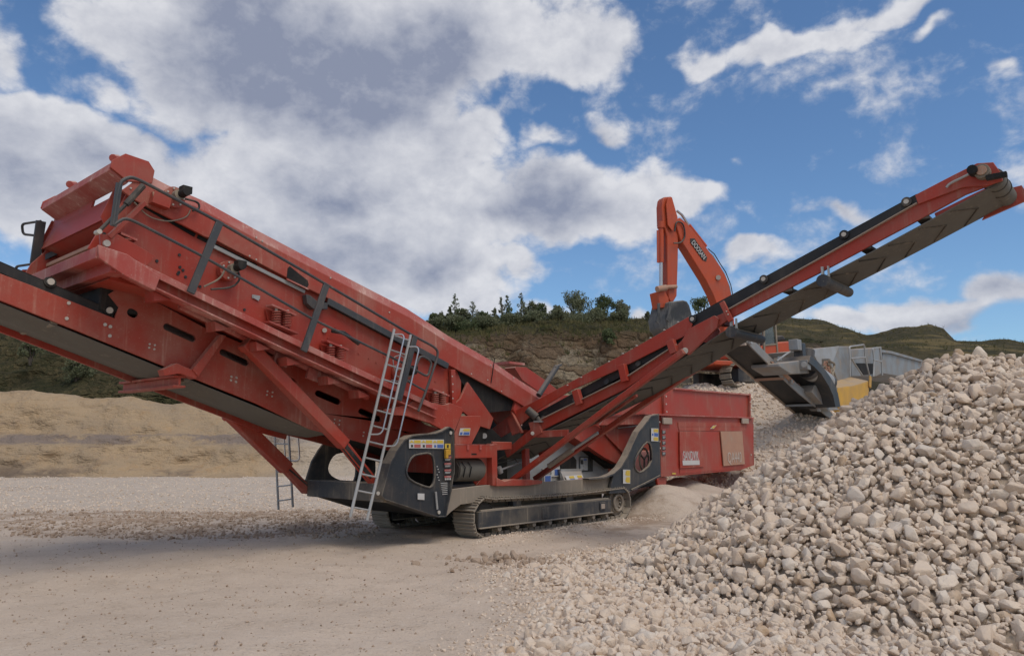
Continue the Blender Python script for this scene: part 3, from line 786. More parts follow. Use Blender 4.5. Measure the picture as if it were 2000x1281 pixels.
# ---- supporting struts, telescopic, with hydraulic cylinders
def strut(a, k, b, y, cyl_=None, mat='redclean', w=.17):
    A, K, B = M.Y(*a, y), M.Y(*k, y), M.Y(*b, y); mb = MB().use(mat)
    mb.bar(A, K, w, w, (0, 1, 0)).bar(K + (A - K) * .04, B, w * .72, w * .72, (0, 1, 0))
    mb.bar(A, A + (K - A) * .05, w * 1.15, w * 1.15, (0, 1, 0))
    o = mb.build('support_strut', None, root, .012)
    if cyl_:
        c0, c1, c2 = [M.Y(*p, y - .02) for p in cyl_]
        MB().use('galv').cyl(c0, c1, .028, 12).use('hose').cyl(c1, c2, .055, 16).use('galv').cyl(c1 - (c2 - c1) * .02, c1, .06, 16).build('hydraulic_cylinder', None, o)
    return o
strut((478, 668), (672, 868), (736, 950), .42, ((600, 782), (657, 852), (722, 932)))
fs = M.X(597, 955, -2.0); yf_ = fs.y
strut((448, 806), (560, 915), (599, 958), yf_, ((505, 858), (522, 882), (598, 948)), 'reddust', .2)

# ---- lower body between screen and track
def sp(name, mat, pts, y, th, bevel=.005, holes=()): return yplate(name, mat, pts, y, th, root, holes, bevel)
sp('pivot_plate', 'reddust', [(798, 790), (812, 780), (832, 784), (866, 791), (880, 787), (902, 796), (905, 801), (896, 822), (888, 842), (878, 834), (862, 838), (840, 826), (795, 812), (765, 810), (752, 800)], .10, .06)
sp('pivot_plate', 'red', [(765, 808), (860, 838), (888, 842), (888, 850), (830, 850), (760, 835)], .7, .05)
sp('chute_side', 'redclean', [(914, 746), (964, 817), (957, 838), (938, 832), (900, 800), (888, 792), (893, 784), (900, 778)], .28, .05)
c1_ = sp('chute_guard', 'reddust', [(901, 812), (939, 812), (938, 834), (921, 867), (889, 867), (888, 845)], .12, .04)
decal(root, [(899, 836), (919, 836), (917, 850), (896, 850)], .11, [(.4, .08, .95, .42, 'syel'), (.4, .55, .95, .92, 'sblue'), (.08, .55, .3, .92, 'sblue')])
sp('lower_chute', 'black', [(938, 832), (962, 838), (985, 860), (960, 868), (921, 868)], .35, .5)
mb = MB().use('galv').cyl(M.Y(946, 851, .33), M.Y(946, 851, .36), .05, 14); mb.build('access_port', None, root)
sp('chute_back', 'reddust', [(950, 792), (1012, 792), (1010, 810), (975, 832), (962, 815)], .9, .05)
sp('feed_boot', 'red', [(1010, 775), (1036, 790), (1010, 815), (1003, 800)], .3, .1)
bxb = sp('service_beam', 'redclean', [(889, 867), (963, 868), (963, 894), (889, 895)], .06, .35, .012)
mb = MB().use('black').prism(yp(.055, [(921, 885), (931, 885), (931, 888), (921, 888)]), (0, .004, 0)).use('redbeam').box(M.Y(914, 873, .05), .05, .02, .09).box(M.Y(938, 873, .05), .05, .02, .09).bar(M.Y(890, 867.5, .08), M.Y(963, 868.5, .08), .05, .012); mb.build('latch', None, bxb)
sp('service_beam', 'reddust', [(963, 862), (1000, 863), (1000, 877), (963, 880)], .30, .25, .01)
mb = MB().use('redclean').prism(yp(.06, [(961, 866), (971, 866), (972, 948), (962, 948)]), (0, .14, 0))
mb.prism(yp(.3, [(1026, 872), (1034, 872), (1036, 940), (1028, 940)]), (0, .1, 0)); mb.build('frame_post', None, root, .008)
sp('base_bracket', 'reddust', [(970, 932), (985, 940), (1000, 936), (1032, 936), (1060, 938), (1058, 944), (1030, 948), (970, 949)], .04, .2)
sp('inner_wall', 'reddust', [(935, 894), (962, 894), (962, 945), (930, 948), (945, 930)], .55, .03)
sp('inner_wall', 'black', [(884, 848), (960, 815), (1010, 825), (1050, 850), (1050, 946), (884, 952)], 1.5, .05)  # black sheet added at the back: interior shade put in as colour
mb = MB().use('beltu').cyl(M.Y(884, 917, .35), M.Y(932, 917, .35), .20, 24).use('hose')
for k in range(3): mb.tube([M.Y(890 + k * 12, 901, .18), M.Y(897 + k * 12, 912, .12), M.Y(893 + k * 12, 932, .16)], .012, 6)
mb.use('track').cyl(M.Y(932, 917, .35), M.Y(936, 917, .35), .17, 24); mb.build('hydraulic_tank', None, root, .01)
mb = MB().use('galv').tube([M.Y(976, 918, .5), M.Y(1020, 902, .5)], .02, 8).cyl(M.Y(974, 912, .5), M.Y(978, 923, .5), .05, 10); mb.build('linkage_rod', None, root)
mb = MB().use('redclean')
for (a, b) in (((905, 898), (930, 945)), ((940, 900), (958, 925)), ((925, 940), (958, 930)), ((915, 898), (955, 925))): mb.bar(M.Y(*a, .6), M.Y(*b, .6), .03, .05)
mb.build('brace', None, root)

# ---- engine housing (light grey) with control panel
EN = sp('engine_housing', 'grey', [(1030, 880), (1045, 868), (1080, 857), (1122, 856), (1150, 869), (1189, 906), (1187, 936), (1030, 942)], .95, 1.2, .012)
mb = MB().use('black')
for k in range(4): mb.prism(yp(.94, [(1052 + k * 9, 870), (1054 + k * 9, 869), (1060 + k * 9, 877), (1058 + k * 9, 878)]), (0, .005, 0))
mb.prism(yp(.93, [(1095, 888), (1116, 886), (1126, 898), (1126, 917), (1095, 917)]), (0, .01, 0)); mb.build('vent', None, EN)
mb = MB().use('sblack').prism(yp(.93, [(1133, 891), (1158, 892), (1158, 920), (1133, 920)]), (0, .01, 0)).use('grey').prism(yp(.90, [(1134, 893), (1148, 893), (1148, 918), (1134, 918)]), (0, .02, 0)).use('sblack').prism(yp(.89, [(1135, 898), (1139, 898), (1139, 906), (1135, 906)]), (0, .01, 0)).use('sblue').prism(yp(.89, [(1141, 896), (1146, 896), (1146, 899), (1141, 899)]), (0, .01, 0)).use('bolt')
for k in range(5): mb.cyl(M.Y(1141 + (k % 2) * 4, 903 + k * 3, .88), M.Y(1141 + (k % 2) * 4, 903 + k * 3, .90), .01, 8)
mb.build('control_panel', None, EN)
mb = MB().use('grey').prism([M.Y(1094, 918, .72), M.Y(1134, 918, .72), M.Y(1143, 940, .5), M.Y(1105, 944, .5)], (0, .02, -.02)).use('galv').prism(yp(.7, [(1095, 916), (1136, 915), (1137, 924), (1098, 926)]), (0, .08, 0))
fp_ = mb.build('folding_panel', None, root)
mb = MB()
Q = [M.Y(1103, 930, .58), M.Y(1136, 927, .58), M.Y(1141, 939, .49), M.Y(1109, 942, .49)]
def cellq(u0, v0, u1, v1, key, k=.006):
    f = lambda u, v: (Q[0] * (1 - u) + Q[1] * u) * (1 - v) + (Q[3] * (1 - u) + Q[2] * u) * v + Vector((0, -k, k))
    mb.use(key).prism([f(u0, v0), f(u1, v0), f(u1, v1), f(u0, v1)], (0, .002, 0))
cellq(0, 0, 1, 1, 'white'); cellq(.2, .1, .48, .48, 'syel', .01); cellq(.2, .56, .48, .92, 'sblue', .01); cellq(.68, .1, .95, .48, 'syel', .01); cellq(.68, .56, .95, .92, 'sred', .01)
mb.build('warning_label', None, root, 0, False)
decal(root, [(1077, 915), (1093, 914), (1093, 930), (1077, 931)], .80, [(.02, .05, .35, .95, 'white'), (.38, .1, .95, .85, 'sblue')])
decal(root, [(1063, 928), (1077, 927), (1077, 941), (1063, 942)], .80, [(.1, .1, .9, .9, 'sblue')])
sp('engine_side_panel', 'grey', [(1060, 915), (1094, 912), (1094, 942), (1060, 943)], .81, .04)

# ---- side conveyor, across the machine and rising to the right towards the camera
XC, XW = 1.30, 1.02
def xplate(name, mat, pts, x, th, parent, holes=(), bevel=.005):
    return MB().prism(xp(x, pts), (th, 0, 0), [xp(x, h) for h in holes]).build(name, mat, parent, bevel)
SK = [(955, 842), (1007, 801), (1035, 788), (1110, 748), (1220, 690), (1344, 619), (1352, 633), (1345, 652), (1305, 672), (1202, 724), (1115, 762), (1050, 801), (1012, 833), (972, 858)]
sk = xplate('skirt_plate', 'redclean', SK, XC + .02, .03, root)
MB().prism([p + Vector((XW - .05, 0, 0)) for p in xp(XC + .02, SK)], (.03, 0, 0)).build('skirt_plate', 'redclean', root)
mb = MB().use('bolt')
for t in range(9):
    px = 1108 + t * 27; py = 752 - t * 15.4
    p = M.X(px, py, XC); mb.cyl(p + Vector((-.01, 0, 0)), p + Vector((.03, 0, 0)), .012, 6)
mb.build('bolt', None, sk)
mb = MB().use('redclean')
for (a, b) in (((1215, 712), (1222, 745)), ((1125, 762), (1133, 790)), ((1310, 665), (1318, 690))):
    A, B = M.X(*a, XC - .04), M.X(*b, XC - .04); mb.bar(A, B, .1, .13, (0, 1, 0))
mb.build('skirt_bracket', None, root, .006)
mb = MB().use('redclean').prism(xp(XC - .03, [(990, 818), (1004, 812), (1018, 842), (1000, 850)]), (.05, 0, 0)).bar(M.X(1000, 805, XC - .03), M.X(1020, 845, XC - .03), .06, .03); mb.build('skirt_bracket', None, root)
BL = [(985, 880), (1060, 818), (1220, 740), (1322, 674), (1345, 652), (1380, 626), (1415, 610), (1600, 507), (1792, 398), (1900, 340), (1912, 346), (1950, 345), (1958, 352), (1885, 380), (1812, 420), (1600, 533), (1425, 622), (1402, 639), (1345, 690), (1333, 686), (1220, 760), (1062, 838), (990, 893)]
bp = xplate('conveyor_side_beam', 'redclean', BL, XC, .05, root, (), .004)
MB().prism([p + Vector((XW - .05, 0, 0)) for p in xp(XC, BL)], (.05, 0, 0)).build('conveyor_side_beam', 'red', root, .004)
mb = MB().use('lip')   # dusty top lip
L_ = xp(XC - .01, [(1060, 817.5), (1220, 739.5), (1322, 673)]); 
for i in range(2): mb.bar(L_[i], L_[i + 1], .09, .012)
L_ = xp(XC - .01, [(1415, 609.5), (1600, 506.5), (1792, 397.5)])
for i in range(2): mb.bar(L_[i], L_[i + 1], .09, .012)
mb.build('beam_lip', None, bp)
xplate('hinge_plate', 'redclean', [(1332, 664), (1345, 642), (1395, 616), (1403, 622), (1400, 640), (1345, 693), (1336, 690)], XC - .05, .05, root)
mb = MB().use('redclean').bar(M.X(1410, 590, XC - .06), M.X(1428, 627, XC - .06), .05, .08, (0, 1, 0)).use('bolt').cyl(M.X(1338, 685, XC - .08), M.X(1338, 685, XC), .05, 14)
for q in ((1422, 614), (1419, 608)): mb.cyl(M.X(*q, XC - .1), M.X(*q, XC), .012, 8)
mb.use('redclean').box(M.X(1408, 630, XC + .2), .5, .12, .08); mb.build('hinge_clamp', None, root, .004)
# carrying belt (troughed) with idlers
cA, cB = M.X(1000, 850, XC + .06), M.X(1340, 640, XC + .06)
uA, uB = M.X(1340, 624, XC + .06), M.X(1790, 379, XC + .06)
uA2, uB2 = M.X(1340, 652, XC + .06), M.X(1790, 402, XC + .06)
mb = MB().use('belt')
uC, uD = uA2, uB2; mb.prism([uA, uB, uD, uC], (.015, 0, 0))
c0_ = [uA, uA + Vector((.25, 0, -.05)), uA + Vector((XW - .37, 0, -.05)), uA + Vector((XW - .12, 0, 0))]; c1_b = [p - uA + uB for p in c0_]
for i in range(3): mb.prism([c0_[i], c1_b[i], c1_b[i + 1], c0_[i + 1]], (0, 0, -.012))
l1, l2 = M.X(1020, 822, XC + .08), M.X(1345, 645, XC + .08)
mb.prism([l1, l2, l2 + Vector((0, 0, -.14)), l1 + Vector((0, 0, -.16))], (.015, 0, 0)); mb.prism([l1 + Vector((0, 0, -.15)), l2 + Vector((0, 0, -.14)), l2 + Vector((XW - .15, 0, -.14)), l1 + Vector((XW - .15, 0, -.15))], (0, 0, -.015))
mb.build('carrying_belt', None, root)
for (px, py) in ((1352, 623), (1491, 545), (1648, 458), (1770, 394)):
    a = M.X(px, py, XC + .02)
    MB().use('hose').cyl(a + Vector((.01, 0, 0)), a + Vector((.28, .05, -.10)), .055, 14).cyl(a, a + Vector((.02, 0, 0)), .065, 14).use('bolt').cyl(a + Vector((-.012, 0, 0)), a, .033, 12).build('idler', None, root)
for k in range(5):   # lower idlers seen under the skirt
    px = 1060 + k * 62; py = 812 - k * 35.5
    a = M.X(px, py + 4, XC + .05); MB().use('hose').cyl(a, a + Vector((.3, 0, -.08)), .05, 12).build('idler', None, root)
# returning belt with chevron ribs
nlow = [M.X(*q, XC + .03) for q in ((973, 897), (1062, 845), (1222, 765), (1335, 700), (1425, 641))]
nup = [M.X(*q, XC + .03) for q in ((1425, 641), (1600, 547), (1705, 492), (1805, 438), (1944, 362))]
mb = MB().use('beltu')
path = nlow + nup[1:]
wv = Vector((XW - .03, 0, 0))
for i in range(len(path) - 1):
    a, b = path[i], path[i + 1]; mb.prism([a, b, b + wv, a + wv], (0, 0, .015))
ret = mb.build('return_belt', None, root)
mb = MB().use('ridge'); acc = 0; pitch = .42
for i in range(len(path) - 1):
    a, b = path[i], path[i + 1]; L = (b - a).length; d = (b - a) / L; s = (pitch - acc) % pitch
    n_ = d.cross(Vector((1, 0, 0))).normalized()
    if n_.z > 0: n_ = -n_
    while s < L:
        tip = a + d * s + wv * .5 + n_ * .006
        for sx in (-.43, .43):
            tail = tip + wv * sx - d * .26
            mb.bar(tip, tail, .018, .014, n_)
        s += pitch
    acc = (acc + L) % pitch
mb.build('chevron_rib', None, ret, 0, False)
# cross members between the side beams, return rollers
mb = MB().use('darkdust')
for (px, py) in ((1535, 566), (1688, 483), (1800, 424)):
    a = M.X(px, py, XC); mb.bar(a + Vector((.02, 0, -.0)), a + Vector((XW - .02, 0, -.0)), .16, .04).bar(a + Vector((.2, 0, .0)), a + Vector((.2, 0, .12)), .04, .1)
mb.build('cross_stay', None, root)
for (px, py) in ((1428, 648), (1607, 548)):
    a = M.X(px, py, XC - .05); d_ = Vector((XW + .1, 0, 0))
    MB().use('darkdust').cyl(a, a + d_, .075, 18).cyl(a - Vector((.01, 0, 0)), a + Vector((.12, 0, 0)), .09, 18).use('galv').bar(a + Vector((.02, 0, .05)), a + Vector((.02, 0, .2)), .03, .05).bar(a + Vector((.02, -.08, .05)), a + Vector((.02, -.08, .2)), .02, .04).build('return_roller', None, root)
# head: cheek plates, motor, drum wrapped by belt
HC = [(1787, 381), (1860, 343), (1908, 319), (1940, 317), (1955, 338), (1958, 352), (1930, 362), (1880, 366), (1793, 399)]
hp = xplate('head_plate', 'redclean', HC, XC - .04, .04, root)
MB().prism([p + Vector((XW + .05, 0, 0)) for p in xp(XC - .04, HC)], (.04, 0, 0)).build('head_plate', 'redclean', root, .004)
hd_ = M.X(1938, 347, XC)
MB().use('beltu').cyl(hd_ + Vector((.03, 0, 0)), hd_ + Vector((XW - .03, 0, 0)), .13, 28).use('ridge').cyl(hd_ + Vector((.5, 0, 0)), hd_ + Vector((.53, 0, 0)), .140, 28).cyl(hd_ + Vector((.2, 0, 0)), hd_ + Vector((.22, 0, 0)), .138, 28).build('head_drum', None, root)
a = M.X(1920, 338, XC - .06)
MB().use('track').cyl(a + Vector((-.10, 0, 0)), a + Vector((.03, 0, 0)), .09, 18).use('black').cyl(a + Vector((-.18, .09, .02)), a + Vector((-.02, .09, .02)), .06, 14).box(a + Vector((-.08, -.15, -.10)), .08, .22, .06).use('worn').cyl(a + Vector((-.13, 0, 0)), a + Vector((-.10, 0, 0)), .06, 12).build('drive_motor', None, root, .004)
P_ = rounded([M.X(*q, XC - .08) for q in ((1903, 335), (1880, 347), (1852, 360), (1846, 372), (1832, 384), (1700, 455), (1600, 512))], .1)
MB().use('galv').tube(P_[:14], .016, 7).build('hydraulic_hose', None, root)
MB().use('redclean').prism([hd_ + Vector((XW - .02, .05, .10)), hd_ + Vector((XW - .02, -.19, .12)), hd_ + Vector((XW - .02, -.27, -.08)), hd_ + Vector((XW - .02, .30, -.26))], (.05, 0, 0)).build('head_scraper', None, root)
# support frame of the side conveyor
mb = MB().use('redclean').bar(M.X(1000, 938, XC - .10), M.X(1252, 748, XC - .10), .09, .10, (1, 0, 0)).bar(M.X(1252, 748, XC - .10), M.X(1336, 686, XC - .10), .09, .10, (1, 0, 0)); mb.build('support_strut', None, root, .01)
mb = MB().use('redclean').bar(M.X(1045, 935, XC + XW + .02), M.X(1150, 862, XC + XW + .02), .09, .12, (1, 0, 0)).bar(M.X(1150, 862, XC + XW + .02), M.X(1445, 662, XC + XW + .02), .09, .12, (1, 0, 0)); o_ = mb.build('support_strut', None, root, .01)
MB().use('mud').cyl(M.X(1072, 910, XC + .5), M.X(1118, 878, XC + .5), .05, 14).use('galv').cyl(M.X(1118, 878, XC + .5), M.X(1168, 845, XC + .5), .028, 12).build('hydraulic_cylinder', None, o_)
MB().use('reddust').bar(M.X(1050, 848, XC), M.X(1110, 845, XC), .06, .12).prism(xp(XC - .06, [(1032, 825), (1050, 822), (1058, 845), (1040, 855)]), (.06, 0, 0)).use('bolt').cyl(M.X(1040, 846, XC - .09), M.X(1040, 846, XC - .05), .035, 12).build('strut_bracket', None, root, .005)
MB().use('reddust').bar(M.X(1244, 772, XC - .1), M.X(1164, 827, XC + XW), .04, .04).build('strut_tie', None, root)
MB().use('hose').cyl(M.X(1030, 800, XC - .1), M.X(1048, 815, XC - .02), .075, 16).cyl(M.X(1048, 815, XC), M.X(1056, 826, XC + .02), .05, 12).use('galv').box(M.X(1052, 823, XC - .04), .1, .16, .03).build('tail_motor', None, root)
MB().use('rail').cyl(M.Y(1052, 772, .1), M.Y(1088, 716, .1), .055, 12).box(M.Y(1089, 715, .1), .22, .08, .03, Matrix.Rotation(math.radians(-20), 3, 'Y')).build('exhaust_stack', None, root)

# ---- feed hopper at the rear
def text3(s, size, mat, name, parent, origin, xdir, zdir, depth=.004, sx=1.0, bold=0.0):
    cu = bpy.data.curves.new(name, 'FONT'); cu.body = s; cu.size = size; cu.extrude = depth / 2; cu.offset = bold
    cu.align_x = 'CENTER'; cu.align_y = 'CENTER'
    t = bpy.data.objects.new('tmp', cu); col.objects.link(t)
    dg = bpy.context.evaluated_depsgraph_get(); me = bpy.data.meshes.new_from_object(t.evaluated_get(dg))
    bpy.data.objects.remove(t); bpy.data.curves.remove(cu)
    xd = Vector(xdir).normalized(); zd = Vector(zdir).normalized(); nd = xd.cross(zd)
    mt = Matrix((xd * sx, zd, nd)).transposed().to_4x4(); mt.translation = Vector(origin)
    me.transform(mt); me.materials.clear(); me.materials.append(MT[mat])
    o = bpy.data.objects.new(name, me); col.objects.link(o); o.parent = parent
    return o
HB = [(1291, 809), (1330, 811), (1471, 816), (1473, 908), (1446, 918), (1326, 929), (1291, 931)]
hop = yplate('hopper_body', 'red', HB, .18, .05, root, (), .008)
MB().prism([p + Vector((0, 2.45, 0)) for p in yp(.18, HB)], (0, .05, 0)).build('hopper_body', 'red', root, .008)
pr = M.Y(1472, 816, .18); pb = M.Y(1472, 908, .18)
MB().prism([pr, pb, pb + Vector((0, 2.5, 0)), pr + Vector((0, 2.5, 0))], (-.05, 0, 0)).build('hopper_end_plate', 'red', root, .006)
mb = MB().use('redbeam')
a, b = M.Y(1272, 808, .10), M.Y(1473, 815, .10); mb.prism([a, b, b + Vector((0, .2, 0)), a + Vector((0, .2, 0))], (0, 0, -.03))
a, b = M.Y(1184, 812, .3), M.Y(1285, 807, .3); mb.prism([a, b, b + Vector((0, .3, 0)), a + Vector((0, .3, 0))], (0, 0, -.03))
mb.build('hopper_ledge', None, root, .004)
# recessed door field with its lintel
mb = MB().use('reddust').prism(yp(.16, [(1325, 824), (1464, 826), (1459, 833), (1325, 833)]), (0, .02, 0)).prism(yp(.165, [(1325, 833), (1459, 833), (1452, 842), (1327, 841)]), (0, .012, 0))
mb.use('redclean').prism(yp(.168, [(1328, 842), (1452, 844), (1455, 908), (1440, 915), (1328, 925)]), (0, .01, 0))
mb.build('door_recess', None, hop, .003)
d1 = yplate('access_door', 'reddust', [(1328, 842), (1370, 842), (1376, 911), (1329, 914)], .13, .03, hop)
d2 = yplate('access_door', 'worn', [(1408, 842), (1450, 842), (1455, 906), (1414, 910)], .12, .03, hop)
mb = MB().use('lip')
for x in (1294, 1446): mb.box(M.Y(x + 9, 822, .12), .42, .05, .15)
mb.build('lamp_bracket', None, hop, .01)
# sign: white lettering over a white bar
q = [M.Y(*p, .12) for p in ((1331, 884), (1366, 884), (1367, 908), (1333, 909))]
mb = MB().use('sred').prism(q, (0, .004, 0)).use('white')
def qp(u, v, k=.004): return (q[0] * (1 - u) + q[1] * u) * (1 - v) + (q[3] * (1 - u) + q[2] * u) * v + Vector((0, -k, 0))
for (u0, v0, u1, v1) in ((.02, .60, .98, .97),): mb.prism([qp(u0, v0), qp(u1, v0), qp(u1, v1), qp(u0, v1)], (0, .003, 0))
sg_ = mb.build('sign_plate', None, d1, 0, False)
xd = q[1] - q[0]
text3('SANDVIK', .32, 'white', 'lettering', sg_, qp(.5, .27, .006), xd, (0, 0, 1), .004, .60)
xd = M.Y(1451, 895, .11) - M.Y(1417, 896, .11)
text3('QA440', .40, 'faded', 'lettering', d2, M.Y(1435, 894, .112), xd, (0, 0, 1), .004, .74)
for k in range(5):
    y0 = 838 + k * 10.5
    decal(root, [(1293.5, y0), (1300, y0), (1300, y0 + 9), (1293.5, y0 + 9)], .17, [(0, 0, 1, .25, 'sred'), (.1, .38, .9, .46, 'white'), (.1, .56, .9, .64, 'white'), (.1, .76, .7, .84, 'white')], 'sblack')
decal(root, [(1393, 831), (1400, 830), (1394, 837), (1387, 837)], .15, [(.3, .1, .9, .9, 'syel')])
decal(root, [(1313, 923), (1320, 923), (1320, 926), (1313, 926)], .17, [], 'syel')
hb = MB(); bolts(hb, [(1471, 826), (1472, 852), (1467, 888), (1465, 785), (1466, 800), (1301, 774), (1301, 789), (1302, 804), (1288, 862), (1289, 875), (1282, 823), (1288, 824)], .16, .02); hb.build('bolt', None, hop)
UP = [(1160, 775), (1300, 757), (1322, 757.5), (1466, 770), (1466, 815), (1291, 808), (1160, 812)]
hu = yplate('hopper_extension', 'redclean', UP, .26, .05, root, (), .006)
mb = MB().use('reddust').bar(M.Y(1296, 768, .22), M.Y(1297, 807, .22), .06, .06).bar(M.Y(1464, 769, .22), M.Y(1464, 815, .22), .06, .06)
a, b = M.Y(1318, 757.5, .2), M.Y(1466, 769.5, .2); mb.use('redbeam').prism([a, b, b + Vector((0, .12, 0)), a + Vector((0, .12, 0))], (0, 0, -.04))
mb.build('extension_rim', None, hu, .004)
a, b = M.Y(1200, 762, .26), M.Y(1466, 770, .26); c_, d_ = M.Y(1466, 815, .26), M.Y(1200, 812, .26)
MB().prism([p + Vector((0, 2.3, 0)) for p in (a, b, c_, d_)], (0, .05, 0)).prism([b, b + Vector((0, 2.35, 0)), c_ + Vector((0, 2.35, 0)), c_], (.0 - .05, 0, 0)).build('hopper_extension', 'red', root, .006)
# feed conveyor foot: red box rising towards the hood
MB().use('redclean').prism(yp(.60, [(1085, 832), (1135, 812), (1184, 843), (1230, 872), (1205, 906), (1180, 893), (1140, 866)]), (0, 1.6, 0)).use('redbeam').prism(yp(.58, [(1184, 842), (1190, 843), (1229, 868), (1226, 873)]), (0, .1, 0)).build('feed_conveyor_foot', None, root, .006)
MB().use('black').prism(yp(.75, [(1140, 866), (1205, 904), (1232, 902), (1228, 912), (1195, 915), (1150, 880)]), (0, 1.2, 0)).build('feed_belt_foot', None, root)
sp('feed_side', 'reddust', [(1184, 812), (1285, 808), (1278, 812), (1255, 828), (1205, 830), (1172, 830)], .34, .05)
sp('feed_side', 'red', [(1172, 828), (1262, 829), (1240, 870), (1225, 893), (1184, 850)], .55, .05)
MB().use('galv').bar(M.Y(1207, 836, .5), M.Y(1255, 830, .5), .02, .02).use('hose').tube(yp(.3, [(1225, 804), (1260, 800), (1284, 798), (1285, 806)]), .02, 6).build('grease_line', None, root)
sp('feed_hood_far', 'redclean', [(1005, 718), (1008, 716), (1028, 717), (1066, 743), (1100, 770), (1060, 770), (1020, 742)], 1.6, .3)
MB().use('redbeam').box(M.Y(993, 711, 1.5), .5, .5, .05).build('hood_cap', None, root)
MB().use('redclean').prism(yp(.25, [(1283, 931), (1303, 931), (1300, 953), (1286, 954)]), (0, .25, 0)).use('black').prism(yp(.3, [(1240, 955), (1285, 935), (1300, 935), (1300, 946), (1255, 952)]), (0, 1.8, 0)).build('hopper_foot', None, root, .006)
MB().use('redclean').prism([M.Y(1291, 925, .3), M.Y(1470, 900, .3), M.Y(1400, 895, .3) + Vector((0, .9, .2)), M.Y(1310, 900, .3) + Vector((0, .9, .2))], (0, 1.2, 0)).build('hopper_floor', None, root)

# ================================================================ GROUND AND TERRAIN
def smooth(a, b, x):
    t = min(1, max(0, (x - a) / (b - a))); return t * t * (3 - 2 * t)
def softplus(x, k): return k * math.log1p(math.exp(max(-40, min(40, x / k))))
def seg_dist(X, Y, ax, ay, bx, by):
    dx, dy = bx - ax, by - ay; t = max(0, min(1, ((X - ax) * dx + (Y - ay) * dy) / (dx * dx + dy * dy)))
    return math.hypot(X - ax - t * dx, Y - ay - t * dy), t
def nz2(X, Y, s, seed=0.0, o=3): return noise.fractal(Vector((X * s + seed, Y * s - seed, seed)), .8, 2.0, o)
PW = M.w((6.35, .1, 0)); PW2 = M.w((8.6, .9, 0))
def mound(X, Y):
    """the ramp of crushed stone the excavator stands on"""
    side = smooth(2.5, 7.0, X + (Y - 24) * -.08)
    up = 1.25 * smooth(20.5, 24, Y) + 2.55 * smooth(24.3, 29.5, Y)
    z = up * side * (1 - smooth(40, 55, Y)) * (1 - .45 * smooth(10.5, 13.5, X))
    return z
def ground_h(X, Y):
    near = 1 - smooth(40, 60, math.hypot(X, Y))
    z = near * (.05 * nz2(X, Y, .35, 3.1) + .026 * nz2(X, Y, 1.6, 8.2) + .011 * nz2(X, Y, 5.5, 1.7, 2))
    lx, ly = (M.R @ (Vector((X, Y, 0)) - MO)).xy
    if -1.5 < ly < 3.5 and -.6 < lx < 5.5: z *= .3
    # spill under the hopper and belt
    d = math.hypot(X - PW.x, Y - PW.y); z += max(0, .62 - .42 * d) * (1 + .15 * nz2(X, Y, 2, 5)) if d < 1.6 else 0
    d = math.hypot(X - PW2.x, (Y - PW2.y)); z += max(0, .75 - .3 * d) if d < 2.6 else 0
    # churned ridge in front of the near track end
    d, t = seg_dist(lx, ly, .0, -.35, 4.5, -.42); z += .07 * math.exp(-(d / .22) ** 2) * (1 + .8 * nz2(X, Y, 2.5, 2))
    z += mound(X, Y) * (1 + .05 * nz2(X, Y, .6, 9)) + (.12 * nz2(X, Y, .9, 6) if mound(X, Y) > .3 else 0)
    return z
def axis_vals(lo, hi, st, outer):
    v = [-x for x in reversed(outer)] if lo < 0 else []
    v = [x for x in v if x < lo]
    k = lo
    while k <= hi: v.append(k); k += st
    return v + [x for x in outer if x > hi]
xs = axis_vals(-16, 17, .16, [20, 24, 30, 38, 50, 70, 110, 200, 400, 900])
ys = [-900, -400, -150, -60, -25, -10, -4, 0, 1.5] + [2.5 + .16 * k for k in range(240)] + [42, 44, 47, 50, 55, 60, 80, 120, 200, 400, 1500]
gv = [(x, y, ground_h(x, y)) for y in ys for x in xs]; nx = len(xs)
gf = [(j * nx + i, j * nx + i + 1, (j + 1) * nx + i + 1, (j + 1) * nx + i) for j in range(len(ys) - 1) for i in range(nx - 1)]
def rawmesh(name, v, f, mat, label=None, cat=None, kind=None, smoothf=True):
    me = bpy.data.meshes.new(name); me.from_pydata(v, [], f); me.materials.append(mat)
    if smoothf: me.shade_smooth()
    o = bpy.data.objects.new(name, me); col.objects.link(o); tag(o, label, cat, None, kind); return o

gmt, t, b = newmat('quarry_floor', .95, 0, .15)
g = t.new('ShaderNodeNewGeometry'); P = g.outputs['Position']
n1 = t.noise(P, .35, 5, .6); n2 = t.noise(P, 2.2, 6, .65); n3 = t.noise(P, 14, 5, .7); n4 = t.noise(P, 55, 4, .7)
spx = t.new('ShaderNodeSeparateXYZ'); t.put(spx.inputs[0], P)
c = t.mix(t.ramp(n1, .3, .7), (.64, .52, .41), (.56, .45, .35))
c = t.mix(t.ramp(n2, .45, .75, 0, .5), c, (.46, .36, .27))
c = t.mix(t.ramp(n3, .52, .72, 0, .55), c, (.68, .59, .49))
c = t.mix(t.ramp(n4, .56, .66, 0, .6), c, (.34, .25, .18))
farz = t.math('MULTIPLY', t.ramp(spx.outputs[1], 15, 21), t.ramp(n2, .3, .6, .55, 1))   # pale crushed haul road behind the machine
c = t.mix(t.math('MULTIPLY', farz, .6), c, (.47, .40, .33))
band = t.math('MULTIPLY', t.math('MULTIPLY', t.ramp(spx.outputs[1], 12.5, 14.5), t.ramp(spx.outputs[1], 17.5, 20, 1, 0)), t.ramp(t.noise(P, .9, 5, .7), .42, .62))
c = t.mix(t.math('MULTIPLY', band, .7), c, (.30, .20, .13))
vor = t.new('ShaderNodeTexVoronoi'); t.put(vor.inputs['Vector'], P); vor.inputs['Scale'].default_value = 22
peb = t.ramp(vor.outputs['Distance'], 0, .45, 1, 0)
t.put(b.inputs['Base Color'], c)
